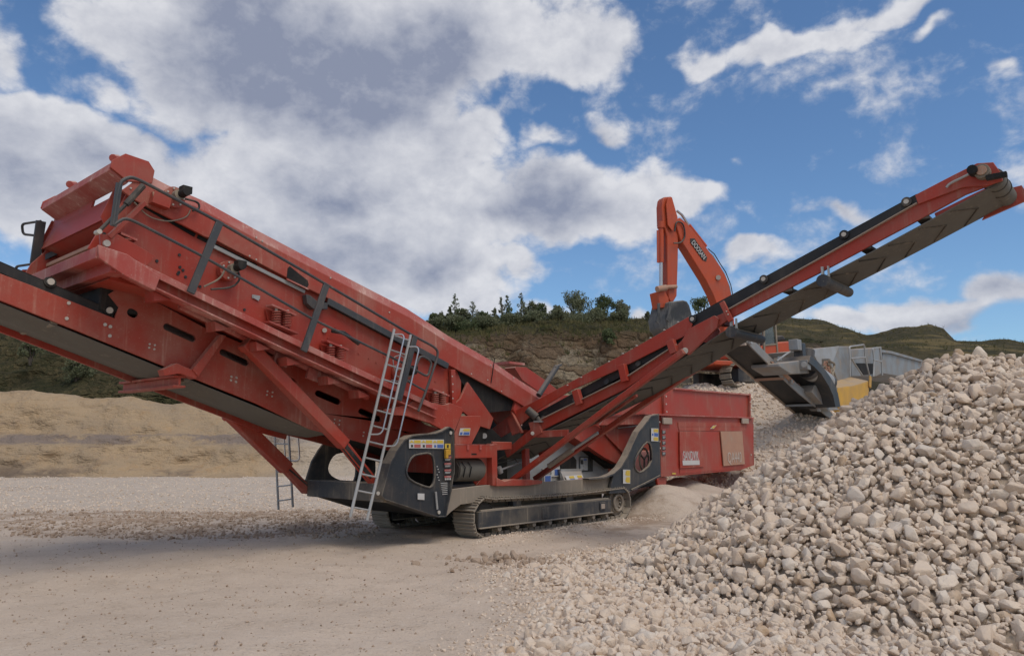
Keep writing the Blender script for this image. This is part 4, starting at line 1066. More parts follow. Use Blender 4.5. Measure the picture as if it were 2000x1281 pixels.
h = t.math('ADD', t.math('ADD', t.math('MULTIPLY', n3, .8), t.math('MULTIPLY', n4, .35)), t.math('MULTIPLY', t.math('MULTIPLY', peb, t.ramp(n2, .4, .6)), .45))
t.put(b.inputs['Normal'], t.bump(t.math('ADD', h, t.math('MULTIPLY', n2, 1.1)), .85, .035))
rawmesh('ground', gv, gf, gmt, 'dusty beige quarry floor of crushed limestone', 'ground', 'structure')

def rock_terrain_mat(name, kind):
    m, t, b = newmat(name, .95, 0, .1)
    g = t.new('ShaderNodeNewGeometry'); P = g.outputs['Position']
    sp_ = t.new('ShaderNodeSeparateXYZ'); t.put(sp_.inputs[0], P); sn = t.new('ShaderNodeSeparateXYZ'); t.put(sn.inputs[0], g.outputs['Normal'])
    z = sp_.outputs[2]
    if kind == 'bank':
        n1 = t.noise(t.scaled(P, .25, .25, .6), 1, 6, .65); n2 = t.noise(P, 1.6, 6, .7); n3 = t.noise(P, 6, 5, .7)
        c = t.mix(t.ramp(n1, .35, .65), (.44, .32, .20), (.36, .27, .18))
        c = t.mix(t.ramp(n2, .5, .72, 0, .6), c, (.42, .27, .14))
        c = t.mix(t.ramp(t.noise(t.scaled(P, .5, .5, 2.6), 1, 6, .7), .56, .70, 0, .75), c, (.26, .19, .14))
        zz = t.math('ADD', z, t.math('MULTIPLY', t.math('SUBTRACT', n2, .5), .5))
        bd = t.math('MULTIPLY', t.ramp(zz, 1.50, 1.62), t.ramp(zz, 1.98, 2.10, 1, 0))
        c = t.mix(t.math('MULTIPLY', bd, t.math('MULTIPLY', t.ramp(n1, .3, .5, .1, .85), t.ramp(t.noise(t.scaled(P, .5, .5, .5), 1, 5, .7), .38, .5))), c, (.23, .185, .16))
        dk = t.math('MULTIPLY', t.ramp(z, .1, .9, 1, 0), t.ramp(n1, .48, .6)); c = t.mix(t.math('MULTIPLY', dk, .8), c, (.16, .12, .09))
        c = t.mix(t.ramp(sp_.outputs[0], -13, -9, 0, .6), c, (.52, .46, .39))
        h = t.math('ADD', t.math('MULTIPLY', t.noise(t.scaled(P, .5, .5, 1.2), 1, 5, .6), 2.0), t.math('MULTIPLY', n3, .25)); bs = (.8, .5)
    elif kind == 'cliff':
        wv_ = t.noise(P, .18, 4, .6); n2 = t.noise(P, .55, 7, .68); n3 = t.noise(P, 2.2, 6, .7)
        st_ = t.noise(t.vec('ADD', t.scaled(P, .10, .10, 1.5), (0, 0, 0)), 1, 7, .7, .8)
        blk = t.noise(t.scaled(P, 1.0, 1.0, 1.6), .55, 6, .7, .4)
        rk = t.mix(t.ramp(st_, .38, .60), (.20, .135, .085), (.36, .265, .17))
        rk = t.mix(t.ramp(blk, .48, .62, 0, .7), rk, (.44, .35, .25))
        rk = t.mix(t.ramp(st_, .60, .68, 0, .7), rk, (.09, .055, .035))
        rk = t.mix(t.ramp(n3, .56, .70, 0, .7), rk, (.085, .06, .04))
        wpv = t.vec('ADD', t.scaled(P, .5, .5, 1.25), t.vec('SCALE', t.vec('SUBTRACT', t.new('ShaderNodeTexNoise').outputs['Color'], (.5, .5, .5)), 2.2))
        for nd_ in t.n:
            if nd_.type == 'TEX_NOISE' and not nd_.inputs['Vector'].is_linked: t.put(nd_.inputs['Vector'], P); nd_.inputs['Scale'].default_value = .5; nd_.inputs['Detail'].default_value = 5
        ve = t.new('ShaderNodeTexVoronoi', feature='DISTANCE_TO_EDGE'); t.put(ve.inputs['Vector'], wpv); ve.inputs['Scale'].default_value = 1.0
        vc = t.new('ShaderNodeTexVoronoi'); t.put(vc.inputs['Vector'], wpv); vc.inputs['Scale'].default_value = 1.0
        vs_ = t.new('ShaderNodeSeparateXYZ'); t.put(vs_.inputs[0], vc.outputs['Color'])
        rk = t.mix(t.ramp(t.math('ADD', t.math('MULTIPLY', vs_.outputs[0], .4), t.math('MULTIPLY', t.noise(P, .45, 6, .7), .6)), .42, .52, 0, .75), rk, (.50, .41, .29))
        rk = t.mix(t.ramp(vs_.outputs[1], .6, .7, 0, .7), rk, (.20, .125, .075))
        rk = t.mix(t.ramp(ve.outputs['Distance'], .0, .09, .28, 0), rk, (.07, .045, .03))
        rk = t.mix(t.ramp(n3, .5, .68, 0, .5), rk, (.13, .10, .06))
        soil = t.mix(t.ramp(n2, .35, .65), (.17, .13, .08), (.235, .155, .095))
        gr = t.mix(t.ramp(n3, .35, .65), (.080, .078, .040), (.18, .145, .075))
        gr = t.mix(t.ramp(wv_, .45, .6, 0, .6), gr, (.055, .062, .03))
        zc = t.math('ADD', z, t.math('MULTIPLY', t.math('SUBTRACT', n2, .5), 5.0))
        veg = t.ramp(zc, 10.8, 12.4)
        c = t.mix(t.ramp(zc, 9.4, 10.8), rk, soil); c = t.mix(veg, c, gr)
        lf = t.math('ADD', t.ramp(t.math('ADD', sp_.outputs[0], t.math('MULTIPLY', n2, 4)), -7, -3, 1, 0), t.ramp(wv_, .58, .66, 0, .8), clamp=True)   # scrub on the left half of the slope
        c = t.mix(lf, c, gr)
        h = t.math('ADD', t.math('ADD', n2, t.math('MULTIPLY', n3, .6)), t.math('MULTIPLY', t.ramp(ve.outputs['Distance'], 0, .2), .5)); bs = (1.0, 1.3)
    else:
        n1 = t.noise(P, .06, 5, .6); n2 = t.noise(P, .5, 7, .7); n3 = t.noise(t.scaled(P, .2, .2, 1.6), .5, 5, .6)
        c = t.mix(t.ramp(n2, .35, .65), (.050, .048, .028), (.085, .070, .040))
        c = t.mix(t.ramp(n3, .5, .62, 0, .8), c, (.17, .13, .06))
        lowb = t.ramp(t.math('ADD', z, t.math('MULTIPLY', n1, 4)), 12.2, 14.0, 1, 0); c = t.mix(t.math('MULTIPLY', lowb, .8), c, (.045, .043, .033))
        h = n2; bs = (1, .5)
    t.put(b.inputs['Base Color'], c); t.put(b.inputs['Normal'], t.bump(h, *bs))
    return m
def terrain(name, keys, mat, label, amp, freq, step=6, sub=7, seed=1.0):
    """keys: (px, [(y, distance), ...]) columns; gives a solid slope at its real distance"""
    V = []; n = 0; pxs = list(range(keys[0][0], keys[-1][0] + 1, step)); rows = (len(keys[0][1]) - 1) * sub + 1
    for px in pxs:
        i = max(k for k in range(len(keys)) if keys[k][0] <= px); i = min(i, len(keys) - 2)
        a, b = keys[i], keys[i + 1]; f = (px - a[0]) / (b[0] - a[0]); f = f * f * (3 - 2 * f) * .5 + f * .5
        nodes = [(p[0] * (1 - f) + q[0] * f, p[1] * (1 - f) + q[1] * f) for p, q in zip(a[1], b[1])]
        pts = []
        for (y, d) in nodes:
            r = ray(px, y); r = r * (d / r.y); pts.append(CAM + r)
        for k in range(len(pts) - 1):
            for s_ in range(sub): pts_ = pts[k].lerp(pts[k + 1], s_ / sub); V.append(pts_)
        V.append(pts[-1])
    out = []
    for p in V:
        q = noise.noise_vector(p * freq + Vector((seed,) * 3)) + .5 * noise.noise_vector(p * freq * 2.3) + .25 * noise.noise_vector(p * freq * 5.1)
        out.append((p.x + q.x * amp * .5, p.y + q.y * amp, p.z + q.z * amp * .38))
    f = []
    for i in range(len(pxs) - 1):
        for k in range(rows - 1): a = i * rows + k; f.append((a, a + rows, a + rows + 1, a + 1))
    return rawmesh(name, out, f, mat, label, 'hillside', 'structure')
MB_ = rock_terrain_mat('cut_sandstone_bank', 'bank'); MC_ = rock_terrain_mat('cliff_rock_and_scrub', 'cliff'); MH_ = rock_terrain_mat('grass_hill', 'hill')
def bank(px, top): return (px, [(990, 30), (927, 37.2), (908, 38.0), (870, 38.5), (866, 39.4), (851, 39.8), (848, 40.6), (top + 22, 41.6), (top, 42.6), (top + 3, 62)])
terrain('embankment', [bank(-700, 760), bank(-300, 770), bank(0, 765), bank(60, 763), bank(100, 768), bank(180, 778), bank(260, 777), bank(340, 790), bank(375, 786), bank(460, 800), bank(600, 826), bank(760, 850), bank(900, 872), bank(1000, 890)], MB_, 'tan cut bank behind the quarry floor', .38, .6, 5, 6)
def cl(px, b0, foot, lip, edge, top, back=None): return (px, [(905, 58), (b0, 62), (foot, 64), (lip, 67), (edge, 70), (top + 9, 76), (top, 82), ((back or top) + 4, 120)])
terrain('hillside', [cl(-900, 850, 790, 720, 690, 600), cl(-300, 850, 790, 720, 690, 610), cl(0, 850, 790, 730, 700, 618), cl(300, 850, 790, 730, 700, 610), cl(600, 850, 800, 700, 670, 620), cl(840, 850, 790, 680, 655, 636), cl(940, 850, 780, 668, 650, 636), cl(1000, 850, 770, 660, 640, 630), cl(1060, 850, 770, 655, 635, 626), cl(1140, 850, 770, 652, 634, 624), cl(1240, 850, 770, 650, 636, 623), cl(1290, 850, 770, 655, 642, 628), cl(1420, 850, 770, 670, 655, 640), cl(1600, 850, 780, 690, 675, 668)], MC_, 'overgrown quarry cliff with bare layered sandstone face', 1.5, .22, 5, 7, 4.0)
def hl(px, bench, top): return (px, [(905, 60), (800, 82), (745, 88), (bench, 96), (bench - 8, 104), (top + (bench - top) * .25, 112), (top, 118), (top + 3, 170)])
terrain('grass_hills', [hl(1300, 690, 655), hl(1400, 690, 640), hl(1480, 686, 625), hl(1535, 684, 618), hl(1600, 684, 625), hl(1650, 684, 640), hl(1692, 684, 655), hl(1732, 682, 646), hl(1765, 682, 638), hl(1808, 682, 635.5), hl(1840, 682, 642), hl(1864, 684, 665), hl(1900, 686, 666), hl(1955, 688, 662), hl(2000, 690, 669), hl(2300, 700, 678), hl(3000, 700, 670)], MH_, 'dark grassy spoil mounds on the skyline', 1.0, .2, 6, 6, 7.0)

# ================================================================ STONES
rng = np.random.default_rng(7)
def rock_protos(n, seed):
    out = []; r_ = random.Random(seed)
    for k in range(n):
        bm = bmesh.new(); s = (1, r_.uniform(.68, .95), r_.uniform(.5, .8))
        for i in range(r_.randint(13, 20)):
            v = Vector((r_.gauss(0, 1), r_.gauss(0, 1), r_.gauss(0, 1))).normalized() * r_.uniform(.80, 1.05)
            bm.verts.new((v.x * s[0], v.y * s[1], v.z * s[2]))
        res = bmesh.ops.convex_hull(bm, input=bm.verts[:])
        junk = [g_ for g_ in res['geom_interior'] + res['geom_unused'] if isinstance(g_, bmesh.types.BMVert)]
        if junk: bmesh.ops.delete(bm, geom=list(set(junk)), context='VERTS')
        bmesh.ops.dissolve_limit(bm, angle_limit=math.radians(14), verts=bm.verts[:], edges=bm.edges[:])
        bmesh.ops.bevel(bm, geom=bm.edges[:], offset=.15, segments=2, profile=.55, affect='EDGES', clamp_overlap=True)
        for v in bm.verts: v.co *= .5 * (1 + .10 * noise.noise(v.co * 2.3 + Vector((k, 0, 0))))
        bmesh.ops.recalc_face_normals(bm, faces=bm.faces[:])
        bmesh.ops.triangulate(bm, faces=bm.faces[:])
        me = bpy.data.meshes.new('limestone_rock'); bm.to_mesh(me); bm.free(); me.shade_smooth(); me.materials.append(MT['rock'])
        v = np.empty(len(me.vertices) * 3); me.vertices.foreach_get('co', v)
        f = np.empty(len(me.loops), dtype=np.int32); me.loops.foreach_get('vertex_index', f)
        out.append((me, v.reshape(-1, 3), f.reshape(-1, 3)))
    return out
PROTO = rock_protos(26, 11)
def rand_rot(r_):
    q = r_.normal(size=4); q /= np.linalg.norm(q); w, x, y, z = q
    return np.array([[1 - 2 * (y * y + z * z), 2 * (x * y - z * w), 2 * (x * z + y * w)], [2 * (x * y + z * w), 1 - 2 * (x * x + z * z), 2 * (y * z - x * w)], [2 * (x * z - y * w), 2 * (y * z + x * w), 1 - 2 * (x * x + y * y)]])
def merge_rocks(name, items, mat, label, cat='stones', lo=None):
    """items: (position, size, rotation, proto, rnd)"""
    V, F, R_, n = [], [], [], 0
    for pos, s, rot, k, rn in items:
        me, v, f = PROTO[k]; V.append((v * s) @ rot.T + pos); F.append(f + n); n += len(v); R_.append(np.full(len(v), rn))
    V = np.concatenate(V).astype(np.float32); F = np.concatenate(F).astype(np.int32); R_ = np.concatenate(R_).astype(np.float32)
    me = bpy.data.meshes.new(name); me.vertices.add(len(V)); me.vertices.foreach_set('co', V.ravel())
    me.loops.add(F.size); me.loops.foreach_set('vertex_index', F.ravel()); me.polygons.add(len(F))
    me.polygons.foreach_set('loop_start', np.arange(0, F.size, 3, dtype=np.int32)); me.polygons.foreach_set('loop_total', np.full(len(F), 3, dtype=np.int32))
    at = me.attributes.new('rnd', 'FLOAT', 'POINT'); at.data.foreach_set('value', R_)
    me.update(); me.validate(); me.shade_smooth(); me.materials.append(mat)
    o = bpy.data.objects.new(name, me); col.objects.link(o); return tag(o, label, cat, None, 'stuff')
HA, HB_ = (5.95, 10.0), (14.0, 10.6)
def heap_h(X, Y):
    d, t_ = seg_dist(X, Y, *HA, *HB_)
    d += .35 * nz2(X, Y, .45, 2.2, 2)
    z = 2.90 - .645 * math.sqrt(d * d + .06)
    return softplus(z, .16) - .02
def left_edge(Y):
    K = [(4.5, -1.2), (5.7, -.85), (6.5, -.45), (7.4, -.05), (8.3, .05), (9.3, -.35), (10.3, -.3), (11.2, .1), (12.0, .9), (12.8, 2.2), (14.0, 3.2), (20, 5)]
    for (a, va), (b, vb) in zip(K, K[1:]):
        if a <= Y <= b: return va + (vb - va) * (Y - a) / (b - a)
    return K[0][1] if Y < K[0][0] else K[-1][1]
cand = []
N_TRY = 265000
for k in range(N_TRY):
    X = rng.uniform(-1.8, 14.0); Y = rng.uniform(4.2, 13.2)
    if X / Y > .80 and X > 4 and (X / Y > 1.25 or rng.random() < .25): continue
    if Y > 10.9 and X > 4.5 and rng.random() < .7: continue
    hh = heap_h(X, Y); e_ = X - left_edge(Y) + .35 * nz2(X, Y, 1.1, 4.4, 3)
    if hh > .12: pr_ = 1.0
    else:
        pr_ = smooth(-.55, 1.1, e_); pr_ = pr_ ** 1.3
        if Y > 10.6: pr_ *= .8
    if rng.random() > pr_ * .62: continue
    cand.append((X, Y, hh, pr_))
# dart throwing so that stones pack instead of overlapping
cell = {}; items = []
for X, Y, hh, pr_ in cand:
    big = smooth(.25, 1.0, pr_)
    s = (.046 + .122 * big) * math.exp(rng.normal(0, .27)); s = min(.25, max(.03 + .05 * big, s))
    if hh > .3: s *= 1.08
    gx, gy = int(X / .12), int(Y / .12); ok = True
    for i in range(gx - 2, gx + 3):
        for j in range(gy - 2, gy + 3):
            for (x2, y2, s2) in cell.get((i, j), ()):
                if abs(X - x2) < .16 and math.hypot(X - x2, Y - y2) < .285 * (s + s2): ok = False; break
            if not ok: break
        if not ok: break
    if not ok: continue
    cell.setdefault((gx, gy), []).append((X, Y, s))
    z = max(hh, 0) + ground_h(X, Y) * (1 if hh < .2 else 0) + s * rng.uniform(.02, .34) if hh > .12 else max(hh, 0) + ground_h(X, Y) + s * rng.uniform(-.22, .16)
    items.append((np.array([X, Y, z]), s, rand_rot(rng) if rng.random() < .5 else rand_rot(rng) * 1.0, int(rng.integers(len(PROTO))), float(rng.random())))
for k in range(31000):   # small stones filling the gaps
    X = rng.uniform(.5, 14); Y = rng.uniform(4.6, 11.3)
    hh = heap_h(X, Y)
    if X / Y > 1.25 or X < left_edge(Y) + .5: continue
    s = .075 * math.exp(rng.normal(0, .3))
    items.append((np.array([X, Y, max(hh, 0) + (ground_h(X, Y) if hh < .1 else 0) + s * .15]), s, rand_rot(rng), int(rng.integers(len(PROTO))), float(rng.random())))
# heap core below the stones
hv, hf = [], []; hx_ = [i * .14 for i in range(-8, 130)]; hy_ = [4.0 + j * .14 for j in range(0, 86)]
for y in hy_:
    for x in hx_: hv.append((x, y, heap_h(x, y) - .035 if heap_h(x, y) > .08 else -.3))
nx = len(hx_)
for j in range(len(hy_) - 1):
    for i in range(nx - 1): hf.append((j * nx + i, j * nx + i + 1, (j + 1) * nx + i + 1, (j + 1) * nx + i))
hm, t, b = newmat('heap_fines', .95, 0, .1)
g = t.new('ShaderNodeNewGeometry'); n = t.noise(g.outputs['Position'], 12, 6, .7)
t.put(b.inputs['Base Color'], t.mix(n, (.40, .31, .23), (.52, .43, .34))); t.put(b.inputs['Normal'], t.bump(n, 1, .05))
rawmesh('heap_core', hv, hf, hm, 'sandy fines between the stones of the limestone heap', 'heap', 'stuff')
# the 300 that show largest stand as rocks of their own
def vis(it):
    p, s = it[0], it[1]
    if p[1] < 3: return 0
    x = p[0] / p[1]
    y = (p[2] - EYE) / p[1]
    px = 1000 + 1487 * x; py = 865 - 1487 * y
    return s / p[1] if 20 < px < 1990 and py < 1265 and p[1] < 10.4 else 0
order = sorted(range(len(items)), key=lambda i: -vis(items[i])); top = set(order[:300])
merge_rocks('limestone_stones', [it for i, it in enumerate(items) if i not in top], MT['rocks'], 'loose pale crushed limestone stones of the heap and its skirt')
for i in order[:300]:
    p, s, rot, k, rn = items[i]
    o = bpy.data.objects.new('limestone_rock', PROTO[k][0]); col.objects.link(o)
    o.matrix_world = Matrix.Translation(Vector(p)) @ Matrix(rot.tolist()).to_4x4() @ Matrix.Scale(s, 4)
    tag(o, 'one of the larger pale limestone rocks in the loose heap filling the right foreground', 'rock', 'larger limestone rocks of the heap')
def scatter(name, n, fn, size, label, lo=0, hi=1, mk='rocks'):
    it = []
    while len(it) < n:
        X, Y = fn(); s = size * min(2.2, math.exp(rng.normal(0, .45)))
        it.append((np.array([X, Y, ground_h(X, Y) + s * rng.uniform(-.12, .22)]), s, rand_rot(rng), int(rng.integers(len(PROTO))), float(rng.uniform(lo, hi))))
    return merge_rocks(name, it, MT[mk], label)
scatter('scattered_pebbles', 5000, lambda: (lambda d, u: (u * d, d))(4.5 + 13 * rng.random() ** .8, rng.uniform(-.75, .15)), .019, 'small pebbles scattered over the dusty quarry floor', 0, 1, 'brown')
scatter('brown_gravel', 4200, lambda: (lambda d, u: (u * d, d))(rng.uniform(13.2, 18.5), -.66 + .48 * rng.random() ** .8 + rng.normal(0, .02)), .05, 'brown broken gravel on the floor behind the two ladders', 0, 1, 'brown')
cc = ground_pt(1110, 1095)
scatter('brown_clods', 330, lambda: (cc.x + rng.normal(0, .85), cc.y + rng.normal(0, .30)), .085, 'flat brownish clods in front of the crawler track', .0, 1, 'brown')
scatter('dust_clods', 900, lambda: (lambda v: (v.x, v.y))(M.w((rng.uniform(-.6, 5.2), -.30 - abs(rng.normal(0, .22)), 0))), .03, 'crumbled clods of dust beside the crawler track', 0, .9)
scatter('mound_rubble', 9000, lambda: (rng.uniform(4.5, 13), rng.uniform(21, 29.5)), .10, 'crushed rubble on the ramp under the excavator')
scatter('bank_rubble', 12000, lambda: (lambda d, u: (u * d, d))(18.5 + 18 * rng.random() ** 1.3, rng.uniform(-.74, -.1)), .045, 'fine crushed stone on the haul road behind the machine', .2, 1)

# ================================================================ EXCAVATOR on the ramp
EO = Vector((10.1, 31.0, 0)); EO.z = ground_h(EO.x, EO.y) - .05
EX = Frame(EO, math.atan2(-.45, -.9))
ex = empty('excavator', EO, EX.ang, 'orange tracked excavator with raised boom and hanging dark bucket on the stone ramp', 'excavator')
def ep(y, pts): return [EX.Y(px, py, y) for px, py in pts]
BOOM = [(1320, 436), (1322, 428), (1328, 425), (1336, 431), (1350, 445), (1368, 468), (1390, 497), (1407, 520), (1417, 538), (1424, 556), (1429, 578), (1433, 610), (1436, 650), (1438, 700), (1420, 700), (1414, 640), (1404, 605), (1393, 575), (1378, 546), (1358, 514), (1342, 488), (1329, 468)]
bo = MB().prism(ep(.28, BOOM), (0, -.42, 0)).build('boom', 'orange', ex, .03)
mb = MB().use('chrome').tube(ep(.0, [(1322, 412), (1332, 420), (1345, 440)]), .05, 8)
mb.build('arm_cylinder_rod', None, ex)
MB().use('orange').tube(ep(.0, [(1345, 440), (1378, 482)]), .09, 10).build('arm_cylinder', None, ex)
mb = MB().use('hose').tube(rounded(ep(.34, [(1318, 452), (1320, 432), (1335, 436), (1339, 462), (1330, 475), (1316, 475)]), .4), .03, 6); mb.build('hydraulic_hose', None, ex)
mb = MB().use('galv')
P_ = ep(.1, [(1380, 490), (1392, 500), (1404, 520), (1414, 535), (1424, 560), (1430, 590)]); mb.tube(P_, .035, 6); mb.build('hydraulic_pipe', None, ex)
mb = MB().use('hose').tube([p + Vector((0, .1, .06)) for p in P_], .02, 6); mb.build('hydraulic_hose', None, ex)
MB().use('bolt').cyl(EX.Y(1403, 542, .38), EX.Y(1403, 542, .25), .10, 14).build('boom_pin', None, ex)
STK = [(1293, 402), (1295, 389), (1298, 385), (1311, 384), (1314, 390), (1317, 402), (1321, 418), (1324, 432), (1325, 470), (1324, 520), (1322, 578), (1316, 588), (1310, 590), (1306, 582), (1304, 560), (1303, 460), (1299, 446), (1294, 438)]
MB().prism(ep(.20, STK), (0, -.38, 0)).build('stick', 'orange', ex, .03)
MB().prism(ep(.26, [(1300, 400), (1303, 388), (1311, 386), (1322, 425), (1320, 440), (1312, 452), (1303, 440)]), (0, .05, 0)).build('stick_cheek', 'orange', ex, .01)
MB().use('orange').cyl(EX.Y(1291, 442, .05), EX.Y(1291, 513, .05), .11, 14).cyl(EX.Y(1291, 434, .05), EX.Y(1291, 446, .05), .15, 14).build('bucket_cylinder', None, ex)
MB().use('chrome').cyl(EX.Y(1291, 513, .05), EX.Y(1291, 562, .05), .075, 14).build('cylinder_rod', None, ex)
MB().use('orange').bar(EX.Y(1284, 450, .15), EX.Y(1284.5, 513, .15), .04, .05).build('pipe_guard', None, ex)
MB().use('worn').cyl(EX.Y(1283, 565, .45), EX.Y(1301, 562, .45), .12, 14).cyl(EX.Y(1301, 561, .3), EX.Y(1321, 560, .3), .08, 12).use('orange').prism(ep(.36, [(1284, 570), (1297, 566), (1306, 582), (1307, 600), (1290, 601)]), (0, -.5, 0)).build('bucket_link', None, ex, .01)
BK = [(1308, 589), (1335, 586), (1342, 588), (1347, 596), (1352, 614), (1350, 630), (1342, 642), (1328, 648), (1312, 650), (1303, 640), (1300, 620)]
bk = MB().use('bucket').prism(ep(.62, BK), (0, -1.12, 0))
bk.build('bucket', None, ex, .05)
mb = MB().use('bucket').prism(ep(.80, [(1285, 592), (1290, 592), (1289, 612), (1291, 628), (1286, 633), (1281, 628), (1285, 612)]), (0, -.05, 0)).prism(ep(.80, [(1307, 590), (1312, 590), (1309, 610), (1312, 622), (1307, 630), (1302, 624), (1306, 610)]), (0, -.05, 0)).build('bucket_ear', None, ex, .01)
q = [EX.Y(*p, .30) for p in ((1350, 466), (1381, 501), (1379, 511), (1348, 477))]
MB().use('sblack').prism([EX.Y(*p, .285) for p in ((1348, 466), (1356, 466), (1381, 503), (1379, 511), (1372, 508), (1348, 474))], (0, .012, 0)).build('name_plate', None, bo)
c_ = EX.Y(1364.5, 488.5, .315); xd = EX.Y(1378, 506, .315) - EX.Y(1352, 471, .315)
zd = Vector((0, 1, 0)).cross(xd); zd = zd if zd.z > 0 else -zd
nrm = xd.cross(zd)
text3('DOOSAN', .31, 'white', 'lettering', bo, c_, xd, zd, .01, .66)
# upper body, cab, tracks
MB().prism(ep(1.25, [(1516, 668), (1540, 666), (1565, 672), (1590, 690), (1590, 715), (1516, 712)]), (0, -2.5, 0)).build('engine_cover', 'orange', ex, .06)
MB().prism(ep(1.0, [(1518, 655), (1530, 655), (1536, 664), (1518, 667)]), (0, -1.2, 0)).build('air_filter', 'hose', ex, .05)
MB().prism(ep(1.2, [(1395, 703), (1600, 712), (1600, 722), (1395, 712)]), (0, -2.4, 0)).build('turntable_deck', 'orange', ex, .03)
cabp = [(1478, 640), (1484, 631), (1511, 627), (1517, 640), (1520, 704), (1478, 706)]
cb_ = EX.Y(1490, 640, 1.3)
cab_ = MB().use('orange').prism(ep(1.28, [(1490, 674), (1516, 672), (1520, 704), (1478, 706), (1478, 690)]), (0, -1.0, 0)).build('cab', None, ex, .02)
mb = MB().use('track')
for yy in (1.28, .28):
    pr = ep(yy, [(1482, 705), (1482, 640), (1488, 631), (1508, 628), (1514, 634), (1519, 704)])
    for i in range(5): mb.bar(pr[i], pr[i + 1], .07, .07, (0, 1, 0))
    mb.bar(ep(yy, [(1492, 702)])[0], ep(yy, [(1491, 632)])[0], .09, .09, (0, 1, 0)); mb.bar(*ep(yy, [(1490, 675), (1517, 672)]), .06, .06)
mb.prism(ep(1.3, [(1482, 631), (1508, 626), (1514, 632), (1486, 637)]), (0, -1.05, 0)); mb.build('cab_frame', None, cab_, .008)
MB().prism(ep(1.25, [(1493, 640), (1509, 634), (1515, 671), (1493, 673)]), (0, -.02, 0)).build('window', 'glass', cab_)
MB().prism(ep(.30, [(1484, 640), (1509, 634), (1515, 671), (1484, 673)]), (0, -.02, 0)).build('window', 'glass', cab_)
MB().use('hose').prism(ep(.95, [(1498, 670), (1502, 650), (1507, 650), (1508, 690), (1496, 690)]), (0, -.5, 0)).build('seat', None, cab_, .02)
for yy in (1.35, -.95):
    t0 = Vector((-2.2, yy - .55, .0)); tr_m = MB().use('track')
    L = 4.3; r = .45
    for k in range(44):
        s = (2 * L + 2 * math.pi * r) * k / 44
        if s < L: p = (-2.1 + s, 0.02, 0)
        elif s < L + math.pi * r: a = (s - L) / r; p = (-2.1 + L + r * math.sin(a), r - r * math.cos(a), a)
        elif s < 2 * L + math.pi * r: p = (-2.1 + L - (s - L - math.pi * r), 2 * r, math.pi)
        else: a = (s - 2 * L - math.pi * r) / r; p = (-2.1 - r * math.sin(a), r + r * math.cos(a), math.pi + a)
        rot = Matrix.Rotation(-p[2], 3, 'Y'); tr_m.box((p[0], yy - .3, p[1]), .20, .6, .05, rot).box(Vector((p[0], yy - .3, p[1])) - rot @ Vector((0, 0, .03)), .03, .6, .05, rot)
    tr_m.use('darkdust').box((.05, yy - .3, .45), 4.2, .35, .5); tr_m.build('crawler_track', None, ex)
MB().use('dark').box((0, 0, .85), 2.2, 1.9, .5).cyl((0, 0, 1.0), (0, 0, 1.35), .8, 24).build('undercarriage', None, ex, .03)

# ================================================================ GREY CRUSHER behind
KO = M.w((17.2, .2, 0)); KO.z = ground_h(KO.x, KO.y)
KO = Vector(KO); K = Frame(KO, ANG)
kr = empty('mobile_crusher', KO, ANG, 'dusty light grey mobile crusher with steep discharge conveyor behind the stone heap', 'crusher')
def kp(y, pts): return [K.Y(px, py, y) for px, py in pts]
kA, kM, kB = K.Y(1449, 664, 0), K.Y(1530, 740, 0), K.Y(1612, 812, 0)
kC = kB + (kB - kA) * .12
w8 = Vector((0, .92, 0)); nup = Vector((0, 0, 1)).cross(Vector((0, 1, 0)))
mb = MB().use('belt').prism([kA, kC, kC + w8, kA + w8], (.0, 0, .03)); mb.build('discharge_belt', None, kr)
kd = MB().use('cgrey').prism(kp(-.05, [(1447, 657), (1456, 656), (1470, 662), (1530, 722), (1556, 748), (1622, 803), (1632, 815), (1622, 818), (1560, 768), (1530, 740)]), (0, .05, 0))
kd.build('conveyor_side_frame', None, kr, .01)
MB().use('worn').prism(kp(-.08, [(1506, 706), (1512, 706), (1552, 745), (1548, 750)]), (0, .03, 0)).build('rusty_edge', None, kr)
MB().use('lip').bar(kA + w8, kC + w8, .06, .10).build('conveyor_side_frame', None, kr)
for f_, key in ((.02, 'lip'), (.43, 'worn'), (.80, 'cgrey')):
    p = kA.lerp(kB, f_) - Vector((0, .05, .07)); MB().use(key).bar(p, p + Vector((0, .92, 0)), .12, .07).build('cross_bar', None, kr)
ic = MB().use('galv')
for p in ((1466, 668), (1514, 708), (1523, 700), (1545, 745), (1600, 800)): ic.box(K.Y(*p, -.1), .14, .08, .12)
ic.build('conveyor_bracket', None, kr)
MB().use('galv').tube(kp(-.2, [(1517, 705), (1535, 692), (1552, 682)]), .03, 6).build('chain', None, kr)
MB().use('cgrey').prism(kp(-.4, [(1522, 709), (1560, 704), (1583, 712), (1583, 729), (1545, 731), (1522, 716)]), (0, .9, 0)).build('magnet_arm', None, kr, .03)
MB().use('grey').cyl(K.Y(1580, 722, -.3), K.Y(1613, 746, -.1), .33, 28).use('dark').cyl(K.Y(1575, 718, -.3), K.Y(1581, 723, -.3), .34, 28).cyl(K.Y(1612, 745, -.1), K.Y(1616, 748, -.1), .34, 28).use('cgrey').box(K.Y(1571, 713, -.5), .3, .3, .3).use('galv').cyl(K.Y(1570, 712, -.75), K.Y(1570, 712, -.6), .09, 14).build('magnet_drum', None, kr, .01)
MB().use('dark').cyl(K.Y(1578, 684, -.3), K.Y(1576, 706, -.3), .22, 20).box(K.Y(1562, 688, -.3), .3, .3, .6).use('cgrey').box(K.Y(1553, 674, -.3), .35, .3, .35).build('hydraulic_motor', None, kr, .02)
cur = kp(-.7, [(1583, 694), (1598, 706), (1612, 722), (1622, 736), (1631, 752), (1637, 768), (1642, 795), (1632, 795), (1627, 772), (1619, 754), (1604, 730), (1590, 716), (1580, 708)])
